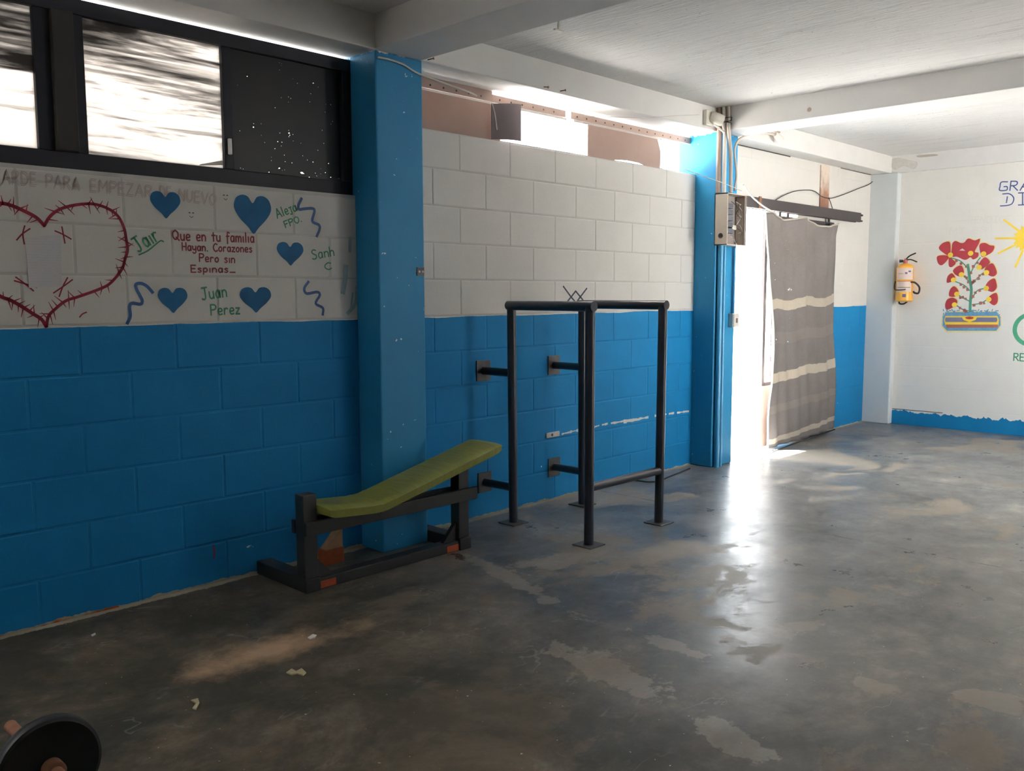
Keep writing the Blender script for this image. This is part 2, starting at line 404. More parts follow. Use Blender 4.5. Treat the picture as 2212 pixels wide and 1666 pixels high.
def paper_mat():
    t = NT('thin_printed_sheet'); X, Y, Z = t.sep()
    l = t.math('GREATER_THAN', t.math('SINE', t.math('MULTIPLY', Z, 620)), .35); l = t.math('MULTIPLY', l, t.ramp(t.noise(40, 2), [(.4, 0), (.55, .35)]))
    return t.base(t.mix(l, (.66, .645, .66), (.54, .52, .56)), .6, .3)
M['paper'] = paper_mat()

# ------------------------------------------------------------------ the building
XN, XF, YB, ZC, ZB = -2.6, 9.03, -5.0, 2.64, 2.475      # near end wall, far wall, back wall, slab, beam soffit
P1, P2 = (2.705, 2.998), (5.79, 6.08)                  # the two pillars
WT = 0.15                                              # wall thickness
ZS = 2.187                                             # top of the block courses

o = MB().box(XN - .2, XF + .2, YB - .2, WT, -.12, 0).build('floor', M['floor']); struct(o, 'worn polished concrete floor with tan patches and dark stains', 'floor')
o = MB().box(-30, 40, -40, 40, -.3, -.125).build('ground_outside', M['ground']); struct(o, 'pale sunlit paving outside the building', 'ground')
ceil = MB().box(XN - .2, XF + .2, YB - .5, WT + .25, ZC, ZC + .15).build('ceiling', M['ceiling']); struct(ceil, 'whitewashed concrete slab ceiling with board marks', 'ceiling')

def beam(x0, x1, y0, y1, label, name='ceiling_beam'):
    return struct(MB().box(x0, x1, y0, y1, ZB, ZC + .002, .006).build(name, M['beam']), label, 'beam')
beam(P1[0], P1[1], YB, -.18, 'whitewashed concrete beam running out from the first blue pillar')
beam(P2[0], P2[1], YB, -.18, 'whitewashed concrete beam above the electrical panel pillar')
beam(XN, XF, -.18, WT, 'whitewashed concrete beam along the top of the windows')
beam(XF - .035, XF + .15, YB, -.18, 'whitewashed concrete beam along the top of the far wall')

def pillar(x0, x1, label):
    return struct(MB().box(x0, x1, -.18, WT, 0, ZB, .008).build('pillar', M['pillar']), label, 'pillar')
pil1 = pillar(*P1, 'blue painted pillar beside the painted-over window')
pil2 = pillar(*P2, 'blue painted pillar that carries the electrical panel beside the doorway')
colm = struct(MB().box(8.945, XF + .1, -.265, WT, 0, ZB, .01).build('pillar', M['column']), 'pale grey-white column in the far corner', 'pillar')

# block walls: a recessed joint plane with one child object per block
_mesh_cache = {}
def block_mesh(w, h, d, mat, axis):
    key = (round(w, 3), round(h, 3), mat.name, axis, d)
    if key in _mesh_cache: return _mesh_cache[key]
    j, b = (.0035, .0045) if d > .002 else (.0012, .006); x0, x1, z0, z1 = j, w - j, j, h - j
    front = [(x0 + b, 0, z0 + b), (x1 - b, 0, z0 + b), (x1 - b, 0, z1 - b), (x0 + b, 0, z1 - b)]
    mid = [(x0, d * .7, z0), (x1, d * .7, z0), (x1, d * .7, z1), (x0, d * .7, z1)]
    back = [(x0, d * 3, z0), (x1, d * 3, z0), (x1, d * 3, z1), (x0, d * 3, z1)]
    V = front + mid + back
    if axis == 'x': V = [(y, -x, z) for x, y, z in V]
    f = [(0, 1, 2, 3)] + [(a + i, a + (i + 1) % 4, a + 4 + (i + 1) % 4, a + 4 + i) for a in (0, 4) for i in range(4)]
    me = bpy.data.meshes.new('block'); me.from_pydata(V, [], f); me.update()
    bm = bmesh.new(); bm.from_mesh(me); bmesh.ops.recalc_face_normals(bm, faces=bm.faces)
    bm.faces.ensure_lookup_table()
    want = Vector((0, -1, 0)) if axis == 'y' else Vector((-1, 0, 0))
    if bm.faces[0].normal.dot(want) < 0: bmesh.ops.reverse_faces(bm, faces=bm.faces)
    bm.to_mesh(me); bm.free(); me.materials.append(mat); _mesh_cache[key] = me; return me
def lay_blocks(parent, a0, a1, zlo, zhi, first, mat, axis='y', depth=.0026):
    """courses 0.2 m high counted down from ZS, 0.4 m blocks in running bond; a = distance along the wall"""
    r = -2
    while True:
        z1 = ZS - .2 * r; z0 = z1 - .2
        if z1 <= zlo + .001: break
        r += 1
        za, zb = max(z0, zlo), min(z1, zhi)
        if zb - za < .03: continue
        off = first + (.2 if (r - 1) % 2 else 0)
        k = math.floor((a0 - off) / .4)
        while off + .4 * k < a1 - .001:
            xa, xb = max(off + .4 * k, a0), min(off + .4 * (k + 1), a1); k += 1
            if xb - xa < .03: continue
            ob = bpy.data.objects.new('block', block_mesh(xb - xa, zb - za, depth, mat, axis)); col.objects.link(ob); ob.parent = parent
            jit = R.uniform(-.0006, .0008)
            ob.location = (xa, jit, za) if axis == 'y' else (XF + jit, -xa, za)

wl = struct(MB().box(XN, P1[0], .0026, WT, 0, 1.80).build('wall_left', M['joint']), 'painted block wall below the dark window, white over blue', 'wall')
lay_blocks(wl, -.3, P1[0], 0, 1.80, 1.145, M['wall'])
wm = struct(MB().box(P1[1], P2[0], .0026, WT, 0, ZS).build('wall_middle', M['joint']), 'painted block wall between the two blue pillars, white over blue', 'wall')
lay_blocks(wm, P1[1], P2[0], 0, ZS, 3.4125, M['wall'])
DX0, DX1, DZ = 6.10, 7.42, 2.0
wr = struct(MB().box(P2[1], XF, .0012, WT, DZ, ZB).box(DX1, XF, .0012, WT, 0, DZ).box(P2[1], DX0, .0012, WT, 0, DZ).build('wall_right', M['wall']), 'painted block wall around the doorway, white over blue', 'wall')
lay_blocks(wr, P2[1], XF, DZ, ZB, 6.2, M['wall'], 'y', .0012); lay_blocks(wr, DX1, XF, 0, DZ, 6.2, M['wall'], 'y', .0012)
wf = struct(MB().box(XF + .001, XF + .17, YB, WT, 0, ZC).build('wall_far', M['far_joint']), 'white painted far wall with murals and a blue skirting band', 'wall')
lay_blocks(wf, .0, 3.2, 0, ZB, .1, M['far_wall'], 'x', .001)
wn = struct(MB().box(XN - .15, XN, YB, WT, 0, ZC).build('wall_near', M['bare_block']), 'painted end wall behind the camera', 'wall')
wb = MB().box(XN, 3.1, YB - .15, YB, 0, ZC).box(3.1, 3.9, YB - .15, YB, 0, ZC).box(3.9, 5.6, YB - .15, YB, 0, ZS).box(3.9, 5.6, YB - .15, YB, ZB, ZC).box(5.6, 7.4, YB - .15, YB, 2.35, ZC).box(7.4, XF, YB - .15, YB, 0, ZC)  # unseen back wall, its openings invented to bring light in
struct(MB().box(5.82, 5.97, YB, -3.1, 0, ZB).build('wall_light_blocker', M['bare_block']), 'unseen partition wall added to block light under the second beam', 'wall')  # unseen partition, added to keep light off the left bay
struct(wb.build('wall_back', M['bare_block']), 'unseen wall behind the camera with openings added to let light in', 'wall')

# window_1: steel frame, smeared panes
w1 = struct(MB().box(-.6, P1[0], .02, .07, 1.80, 1.868, .004).build('window_1', M['window_steel']), 'dark steel window with paint-smeared panes above the mural', 'window')
def wpart(name, x0, x1, z0, z1, m='window_steel', y0=.02, y1=.07): return MB().box(x0, x1, y0, y1, z0, z1, .003).build(name, M[m], w1)
wpart('head_rail', -.6, P1[0], 2.40, 2.460)
wpart('jamb', 2.652, P1[0], 1.868, 2.40)
wpart('mullion', 1.305, 1.385, 1.868, 2.40, 'window_post', -.004, .075)
for x0, x1 in ((1.245, 1.305), (1.385, 1.43), (2.018, 2.062), (.60, .645)): wpart('sash_stile', x0, x1, 1.868, 2.40, y0=.024, y1=.062)
wpart('handle', 2.03, 2.045, 1.93, 2.0, 'alu', .006, .022)
for x0, x1, m in ((.645, 1.245, 'pane_b'), (1.43, 2.018, 'pane_a'), (2.062, 2.652, 'pane_black'), (-.6, .60, 'pane_black')):
    MB().box(x0, x1, .046, .050, 1.868, 2.40).build('pane', M[m], w1)
MB().add([(1.905, .04, 1.872), (2.014, .04, 1.884), (2.014, .04, 1.905), (1.91, .04, 1.878), (1.905, .045, 1.872), (2.014, .045, 1.884), (2.014, .045, 1.905), (1.91, .045, 1.878)],
         [(0, 1, 2, 3), (7, 6, 5, 4), (0, 4, 5, 1), (1, 5, 6, 2), (2, 6, 7, 3), (3, 7, 4, 0)]).build('glazing_strip', M['white_plastic'], w1)

# window_2: open clerestory over the middle wall, sliding tracks and a perforated strip
w2 = struct(MB().box(P1[1], 5.42, .03, .075, ZS - .004, ZS + .01).build('window_2', M['alu']), 'narrow open clerestory strip with sliding tracks above the white blocks', 'window')
MB().box(P1[1], 4.36, .035, .05, 2.393, 2.406).box(P1[1], 4.36, .055, .07, 2.397, 2.410).build('sliding_track', M['alu'], w2)
MB().box(4.43, 5.40, .035, .05, 2.393, 2.406).box(4.43, 5.40, .055, .07, 2.397, 2.410).build('sliding_track', M['alu'], w2)
def strip(x0, x1, top):
    m = MB().box(x0, x1, .05, .062, 2.413, top, .002)
    ob = m.build('perforated_strip', M['strip'], w2)
    h = MB(); x = x0 + .06
    while x < x1 - .03:
        h.lathe((x, .0495, 2.432), (0, -1, 0), [(0, .006), (.0012, .006)], 8); x += .095
    h.build('screw_hole', M['black'], ob)
strip(P1[1], 3.72, 2.474); strip(3.72, 4.37, 2.456); strip(4.42, P2[0], 2.459)

# cardboard standing in the clerestory
def card(name, poly, y, th, m, label):
    o = MB().prism(poly, 'y', y, y + th).build(name, M[m]); return tag(o, label, 'cardboard')
card('cardboard_sheet', [(P1[1] + .004, 2.196), (3.20, 2.193), (3.32, 2.1875), (3.76, 2.1875), (3.76, 2.392), (P1[1] + .004, 2.392)], .026, .005, 'cardboard', 'brown cardboard sheet closing the clerestory beside the first blue pillar')
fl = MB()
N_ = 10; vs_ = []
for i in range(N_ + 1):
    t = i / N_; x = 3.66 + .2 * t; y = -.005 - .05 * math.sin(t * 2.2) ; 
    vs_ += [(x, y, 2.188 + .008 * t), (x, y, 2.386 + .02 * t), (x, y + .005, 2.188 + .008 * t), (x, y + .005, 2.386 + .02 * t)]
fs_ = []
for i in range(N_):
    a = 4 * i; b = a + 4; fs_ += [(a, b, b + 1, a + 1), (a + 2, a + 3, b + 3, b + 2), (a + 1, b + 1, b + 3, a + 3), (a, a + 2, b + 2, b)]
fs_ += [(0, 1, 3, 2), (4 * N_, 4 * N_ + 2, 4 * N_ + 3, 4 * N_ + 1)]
tag(fl.add(vs_, fs_).build('cardboard_flap', M['cardboard_shaded'], None, True), 'bent cardboard flap coloured dark for its shade at the left edge of the bright opening', 'cardboard')
card('cardboard_sheet', [(4.56, 2.1875), (4.8, 2.1875), (4.86, 2.2), (4.98, 2.209), (5.12, 2.206), (5.22, 2.1875), (5.37, 2.1875), (5.372, 2.31), (5.335, 2.392), (4.56, 2.392)], .026, .005, 'cardboard', 'brown cardboard sheet with a curled corner between the two bright openings')

# ------------------------------------------------------------------ wall painting
def paint(wall, mb, name, mat, parent, label=None):
    o = mb.build(name, mat, parent)
    if label: o['label'] = label
    return o
_lay = [0]
def P3(wall, q, lift):
    return (q[0], -.0012 - lift, q[1]) if wall == 'W' else (XF - .0012 - lift, q[0], q[1])
def ribbon(mb, wall, pts, w, lift=0.0, sm=True, taper=False):
    L = smooth_line([Vector((p[0], p[1])) for p in pts]) if sm and len(pts) > 2 else [Vector((p[0], p[1])) for p in pts]
    n = len(L); vs_ = []; fs = []
    for i, p in enumerate(L):
        t = (L[min(i + 1, n - 1)] - L[max(i - 1, 0)]);
        if t.length < 1e-9: t = Vector((1, 0))
        t.normalize(); nn = Vector((-t.y, t.x)); k = w / 2
        if taper: k *= 1 - .75 * i / (n - 1)
        e = t * (k * .6) if i == n - 1 else (-t * (k * .6) if i == 0 else Vector((0, 0)))
        vs_ += [P3(wall, p + nn * k + e, lift), P3(wall, p - nn * k + e, lift)]
    fs = [(2 * i, 2 * i + 1, 2 * i + 3, 2 * i + 2) for i in range(n - 1)]
    mb.add(vs_, fs)
def blob(mb, wall, pts, lift=0.0, sm=True):
    L = smooth_line([Vector((p[0], p[1])) for p in pts], True, 5) if sm else [Vector((p[0], p[1])) for p in pts]
    tr = tessellate_polygon([[Vector((p[0], p[1], 0)) for p in L]])
    mb.add([P3(wall, p, lift) for p in L], [tuple(t) for t in tr])
def disc(mb, wall, c, r, lift=0.0, n=14): blob(mb, wall, [(c[0] + r * math.cos(2 * math.pi * k / n), c[1] + r * math.sin(2 * math.pi * k / n)) for k in range(n)], lift, False)

GL = {  # hand-lettering strokes: (width, polylines), cap height 1
 'A': (.72, [[(0, 0), (.35, 1)], [(.35, 1), (.7, 0)], [(.12, .36), (.58, .36)]]), 'B': (.6, [[(0, 0), (0, 1)], [(0, 1), (.42, .95), (.48, .75), (.3, .54), (0, .52)], [(.1, .52), (.5, .42), (.55, .15), (.3, 0), (0, 0)]]),
 'C': (.6, [[(.58, .88), (.35, 1), (.08, .75), (.02, .4), (.2, .05), (.45, 0), (.6, .14)]]), 'D': (.62, [[(0, 0), (0, 1)], [(0, 1), (.4, .92), (.6, .5), (.4, .08), (0, 0)]]),
 'E': (.52, [[(0, 0), (0, 1)], [(0, 1), (.5, 1)], [(0, .52), (.42, .52)], [(0, 0), (.5, 0)]]), 'F': (.5, [[(0, 0), (0, 1)], [(0, 1), (.5, 1)], [(0, .52), (.4, .52)]]),
 'G': (.66, [[(.6, .95), (.1, .92), (.04, .45), (.06, .03), (.6, .05), (.6, .42), (.35, .42)]]), 'H': (.55, [[(0, 0), (0, 1)], [(.52, 0), (.52, 1)], [(0, .5), (.52, .5)]]),
 'I': (.5, [[(.25, 0), (.25, 1)], [(0, 1), (.5, 1)], [(0, 0), (.5, 0)]]), 'J': (.6, [[(.05, .98), (.6, 1)], [(.36, 1), (.36, .2), (.2, 0), (.02, .08)]]),
 'M': (.75, [[(0, 0), (.05, 1)], [(.05, 1), (.37, .4)], [(.37, .4), (.68, 1)], [(.68, 1), (.74, 0)]]), 'N': (.6, [[(0, 0), (0, 1)], [(0, 1), (.56, 0)], [(.56, 0), (.56, 1)]]),
 'O': (.68, [[(.34, 1), (.05, .75), (.04, .3), (.32, 0), (.62, .28), (.62, .75), (.34, 1)]]), 'P': (.56, [[(0, 0), (0, 1)], [(0, 1), (.42, .97), (.55, .76), (.4, .53), (0, .5)]]),
 'Q': (.78, [[(.34, 1), (.05, .75), (.04, .35), (.32, .08), (.62, .3), (.64, .75), (.34, 1)], [(.42, .3), (.78, -.02)]]), 'R': (.6, [[(0, 0), (0, 1)], [(0, 1), (.42, .97), (.52, .76), (.38, .54), (0, .5)], [(.2, .5), (.6, 0)]]),
 'S': (.52, [[(.5, .9), (.25, 1), (.04, .8), (.2, .56), (.45, .4), (.46, .12), (.2, 0), (0, .1)]]), 'T': (.6, [[(0, 1), (.6, 1)], [(.3, 1), (.3, 0)]]),
 'U': (.58, [[(0, 1), (.02, .25), (.28, 0), (.52, .25), (.55, 1)]]), 'V': (.64, [[(0, 1), (.32, 0)], [(.32, 0), (.64, 1)]]), 'Z': (.58, [[(0, 1), (.56, 1)], [(.56, 1), (0, 0)], [(0, 0), (.58, 0)]]),
 'a': (.5, [[(.44, .5), (.2, .62), (.02, .35), (.12, .02), (.36, .1), (.44, .5)], [(.45, .6), (.45, 0)]]), 'e': (.48, [[(.04, .3), (.42, .34), (.36, .58), (.12, .58), (.02, .3), (.14, .02), (.44, .06)]]),
 'f': (.36, [[(.42, .9), (.18, .98), (.14, .6), (.12, -.2)], [(0, .55), (.36, .58)]]), 'h': (.44, [[(0, 0), (0, 1)], [(0, .42), (.2, .6), (.4, .45), (.4, 0)]]), 'i': (.14, [[(.06, 0), (.06, .58)]]), 'l': (.16, [[(.06, 0), (.06, 1)]]), 'j': (.36, [[(.02, .6), (.36, .62)], [(.24, .6), (.24, -.05), (.1, -.16), (0, -.08)]]),
 'm': (.72, [[(0, 0), (0, .6)], [(0, .42), (.18, .6), (.33, .45), (.33, 0)], [(.33, .42), (.52, .6), (.67, .45), (.67, 0)]]), 'n': (.46, [[(0, 0), (0, .6)], [(0, .4), (.2, .6), (.42, .45), (.42, 0)]]),
 'o': (.48, [[(.22, .6), (.02, .4), (.06, .08), (.3, .02), (.44, .3), (.36, .56), (.22, .6)]]), 'p': (.46, [[(0, -.3), (.02, .6)], [(.02, .48), (.24, .62), (.42, .38), (.3, .06), (.02, .08)]]),
 'r': (.4, [[(0, 0), (.02, .6)], [(.02, .4), (.18, .6), (.38, .54)]]), 's': (.4, [[(.36, .52), (.18, .6), (.04, .48), (.2, .32), (.36, .18), (.2, 0), (0, .06)]]),
 't': (.42, [[(.2, 0), (.2, .9)], [(0, .6), (.42, .62)]]), 'u': (.46, [[(0, .6), (.02, .15), (.2, 0), (.4, .15)], [(.42, .6), (.42, 0)]]), 'y': (.46, [[(0, .6), (.04, .2), (.24, .12), (.42, .3)], [(.44, .6), (.42, -.15), (.2, -.34), (0, -.22)]]),
 'z': (.42, [[(0, .58), (.4, .58)], [(.4, .58), (0, 0)], [(0, 0), (.42, 0)]]), '.': (.14, [[(.04, 0), (.08, .02)]]), '_': (.6, [[(0, .02), (.6, .02)]]), ' ': (.4, []),
}
def letters(wall, parent, s, a, b, h, w, mat, name='painted_lettering', label=None, mirror=False, double=False):
    """writes s from a to b along the wall, cap height h, brush width w"""
    a, b = Vector(a), Vector(b); d = b - a; tot = sum(GL[c][0] + .2 for c in s) - .2
    sx = d.length / tot; d.normalize(); up = Vector((-d.y, d.x)) * h
    if up.y < 0: up = -up
    mb = MB(); x = 0.0
    for c in s:
        wd, st = GL[c]
        for ln in st:
            pts = [a + d * ((x + p[0]) * sx) + up * p[1] for p in ln]
            if double:
                o_ = up * .07 + d * (.05 * sx)
                ribbon(mb, wall, [p + o_ for p in pts], w, 0.0); ribbon(mb, wall, [p - o_ for p in pts], w, 0.0)
            else: ribbon(mb, wall, pts, w)
        x += wd + .2
    return paint(wall, mb, name, mat, parent, label)

# --- left wall: thorn heart
mb = MB()
right = [(1.239, 1.574),(1.259, 1.607),(1.291, 1.636),(1.337, 1.655),(1.396, 1.668),(1.44, 1.668),(1.488, 1.653),(1.523, 1.626),(1.544, 1.582),(1.551, 1.536),(1.555, 1.494),(1.542, 1.452),(1.526, 1.41),(1.478, 1.355),(1.431, 1.33),(1.351, 1.301),(1.303, 1.285),(1.263, 1.254),(1.236, 1.226),(1.226, 1.186)]
left = [(1.239, 1.574),(1.211, 1.604),(1.165, 1.628),(1.124, 1.644),(1.089, 1.649),(1.051, 1.642),(1.009, 1.614),(0.98, 1.572),(0.963, 1.512),(0.961, 1.456),(0.976, 1.397),(1.01, 1.348),(1.07, 1.304),(1.104, 1.289),(1.139, 1.267),(1.177, 1.239),(1.209, 1.215),(1.226, 1.186)]
TR = random.Random(5)
for path, w in ((right, .0115), (left, .0135)):
    ribbon(mb, 'W', path, w)
    L = smooth_line([Vector(p) for p in path], False, 4)
    for i in range(3, len(L) - 2, 2):
        t = (L[i + 1] - L[i - 1]).normalized(); nn = Vector((-t.y, t.x))
        for sgn in (-1, 1):
            if TR.random() < .72:
                ln = TR.uniform(.022, .042); d = (nn * sgn + t * TR.uniform(-.9, .9)).normalized()
                ribbon(mb, 'W', [L[i] - d * .004, L[i] + d * ln], .0062, 0, False, True)
paint('W', mb, 'painted_thorn_heart', M['p_red'], wl, 'crimson heart outline of thorny vine')
for q in ([(1.138, 1.515),(1.159, 1.539),(1.187, 1.56)], [(1.164, 1.501),(1.161, 1.539),(1.169, 1.57)], [(1.277, 1.556),(1.305, 1.544),(1.335, 1.527)], [(1.303, 1.573),(1.307, 1.542),(1.311, 1.51)],
          [(1.122, 1.362),(1.158, 1.351),(1.199, 1.337)], [(1.127, 1.376),(1.158, 1.351),(1.187, 1.324)], [(1.259, 1.316),(1.294, 1.34),(1.332, 1.368)], [(1.279, 1.302),(1.294, 1.34),(1.314, 1.376)],
          [(1.352, 1.22),(1.363, 1.232),(1.379, 1.239)]):
    mb = MB(); ribbon(mb, 'W', q, .0055); paint('W', mb, 'painted_thorn', M['p_red'], wl)
# --- blue hearts
HT = [(.5, 0), (.36, .17), (.14, .4), (.01, .66), (.06, .9), (.22, 1), (.38, .96), (.5, .8), (.62, .97), (.8, 1), (.95, .88), (.99, .64), (.86, .4), (.64, .16)]
for bb in ([(1.657, 1.63),(1.79, 1.741)], [(2.037, 1.584),(2.227, 1.756)], [(2.248, 1.444),(2.394, 1.553)], [(1.671, 1.23),(1.805, 1.337)], [(2.051, 1.225),(2.213, 1.341)]):
    (xa, za), (xb, zb) = bb
    L = smooth_line([Vector((xa + (xb - xa) * u, za + (zb - za) * v)) for u, v in HT], True, 5)
    mb = MB(); blob(mb, 'W', L, .0006, False); paint('W', mb, 'painted_heart', M['p_blue'], wl, 'solid blue painted heart')
# --- blue squiggles and dry brush marks
for q in ([(1.652, 1.317),(1.629, 1.343),(1.604, 1.355),(1.583, 1.351),(1.584, 1.332),(1.597, 1.305),(1.606, 1.283),(1.598, 1.269),(1.564, 1.273),(1.552, 1.26),(1.553, 1.22),(1.539, 1.19)],
          [(2.391, 1.762),(2.373, 1.729),(2.376, 1.71),(2.402, 1.714),(2.45, 1.719),(2.461, 1.706),(2.448, 1.658),(2.485, 1.642),(2.487, 1.62),(2.47, 1.587)],
          [(2.418, 1.369),(2.393, 1.337),(2.406, 1.312),(2.465, 1.319),(2.479, 1.303),(2.455, 1.264),(2.495, 1.241),(2.494, 1.208)]):
    mb = MB(); ribbon(mb, 'W', q, .0135, .0002); paint('W', mb, 'painted_squiggle', M['p_blue2'], wl)
for q, w in (([(2.666, 1.587),(2.662, 1.521)], .018), ([(2.637, 1.446),(2.63, 1.38),(2.615, 1.317)], .028), ([(2.702, 1.343),(2.69, 1.262),(2.642, 1.213)], .020), ([(2.674, 1.314),(2.663, 1.239)], .012)):
    mb = MB(); ribbon(mb, 'W', q, w, .0003); paint('W', mb, 'brush_mark', M['p_teal'], wl)
# --- lettering on the left wall
def LW(s, ab, h, w, m, **k): return letters('W', wl, s, ab[0], ab[1], h, M_W(w), M[m], **k)
def M_W(w): return w
LW('Que en tu familia', [(1.749, 1.54),(2.134, 1.545)], .042, .0066, 'p_maroon')
LW('Hayan. Corazones', [(1.79, 1.498),(2.121, 1.5)], .033, .0060, 'p_maroon')
LW('Pero sin', [(1.866, 1.452),(2.034, 1.45)], .034, .0060, 'p_maroon')
LW('Espinas_', [(1.826, 1.405),(2.034, 1.407)], .030, .0060, 'p_maroon')
LW('Jair', [(1.6, 1.484),(1.693, 1.541)], .060, .0072, 'p_green')
mb = MB(); ribbon(mb, 'W', [(1.601, 1.473),(1.641, 1.493),(1.692, 1.533),(1.708, 1.532)], .006, .0001); paint('W', mb, 'painted_underline', M['p_green'], wl)
LW('Juan', [(1.873, 1.285),(1.99, 1.299)], .052, .0070, 'p_green')
LW('Perez', [(1.911, 1.217),(2.05, 1.221)], .046, .0070, 'p_green')
LW('Aleja', [(2.258, 1.661),(2.366, 1.704)], .042, .0062, 'p_green')
LW('FPO.', [(2.301, 1.62),(2.39, 1.655)], .030, .0060, 'p_green')
LW('Sanh', [(2.444, 1.475),(2.57, 1.498)], .045, .0062, 'p_green')
LW('C', [(2.514, 1.427),(2.552, 1.432)], .032, .0062, 'p_green')
for s, ab in (('TARDE', [(1.071, 1.724),(1.218, 1.724)]), ('PARA', [(1.254, 1.722),(1.377, 1.72)]), ('EMPEZAR', [(1.418, 1.719),(1.666, 1.712)]), ('DE', [(1.702, 1.715),(1.75, 1.715)]), ('NUEVO', [(1.783, 1.711),(1.952, 1.701)])):
    LW(s, ab, .046, .0042, 'p_pink', double=True)
for c in ([(2, 1.741)][0], [(1.837, 1.654)][0]):
    mb = MB(); x, z = c
    for dx in (-.008, .008): ribbon(mb, 'W', [(x + dx - .003, z + .006), (x + dx + .003, z + .006)], .0045)
    ribbon(mb, 'W', [(x - .008, z - .008), (x, z - .014), (x + .008, z - .008)], .0025)
    paint('W', mb, 'drawn_smile', M['p_ghost'] if False else M['p_dark'], wl)
mb = MB(); ribbon(mb, 'W', [(1.879, 0.178),(1.884, 0.141),(1.881, 0.118)], .007); paint('W', mb, 'paint_drip', M['p_red'], wl)
# paper sheet stuck inside the heart
(ax, az), (bx, bz), (cx_, cz), (dx, dz) = [(1.168, 1.525),(1.297, 1.544),(1.29, 1.341),(1.171, 1.335)]
tag(MB().add([(ax, -.002, az), (bx, -.002, bz), (cx_, -.003, cz), (dx, -.004, dz), (ax, -.0012, az), (bx, -.0012, bz), (cx_, -.0012, cz), (dx, -.0012, dz)],
     [(0, 1, 2, 3), (7, 6, 5, 4), (0, 4, 5, 1), (1, 5, 6, 2), (2, 6, 7, 3), (3, 7, 4, 0)]).build('paper_sheet', M['paper']), 'faint printed paper sheet stuck on the wall inside the thorn heart', 'paper')

# --- middle wall: double-V mark, plaster scar with an empty socket
for q in ([(4.292, 1.354),(4.366, 1.288),(4.462, 1.216)], [(4.525, 1.342),(4.461, 1.288),(4.378, 1.217)], [(4.285, 1.218),(4.335, 1.26),(4.413, 1.324)], [(4.413, 1.324),(4.497, 1.258),(4.555, 1.215)]):
    mb = MB(); ribbon(mb, 'W', q, .011, 0, False); paint('W', mb, 'painted_crossed_stroke', M['p_dark'], wm)
scar = [(4.28, 0.41),(4.404, 0.417),(4.547, 0.417),(4.694, 0.426),(4.899, 0.426),(5.114, 0.423),(5.34, 0.427),(5.518, 0.423),(5.753, 0.418)]
SR = random.Random(3)
Ls = smooth_line([Vector(p) for p in scar], False, 6); mb = MB(); seg = []
for i in range(len(Ls) - 1):
    if SR.random() < .2: continue
    w_ = SR.uniform(.004, .011) * (1.5 if 22 < i < 34 else 1); a, b = Ls[i], Ls[i + 1]
    mb.add([P3('W', (a.x, a.y - w_), 0), P3('W', (b.x, b.y - w_ * SR.uniform(.5, 1.2)), 0), P3('W', (b.x, b.y + w_ * SR.uniform(.3, 1)), 0), P3('W', (a.x, a.y + w_ * .7), 0)], [(0, 1, 2, 3)])
mb.build('plaster_scar', M['plaster'], wm)['label'] = 'ragged white line of bare plaster'
sk = thing('wall_socket', 'broken white wall socket in the blue wall behind the bars', 'socket', None, (4.17, 0, .42))
(sx0, sz0), (sx1, sz1) = [(4.129, 0.401),(4.253, 0.434)]
attach(MB().box(sx0, sx1, -.008, .001, sz0, sz1, .003).build('cover_plate', M['plaster']), sk)
attach(MB().lathe(((sx0 + sx1) / 2 - .01, -.0078, (sz0 + sz1) / 2), (0, -1, 0), [(0, .009), (.0012, .009)], 10).build('socket_hole', M['black']), sk)

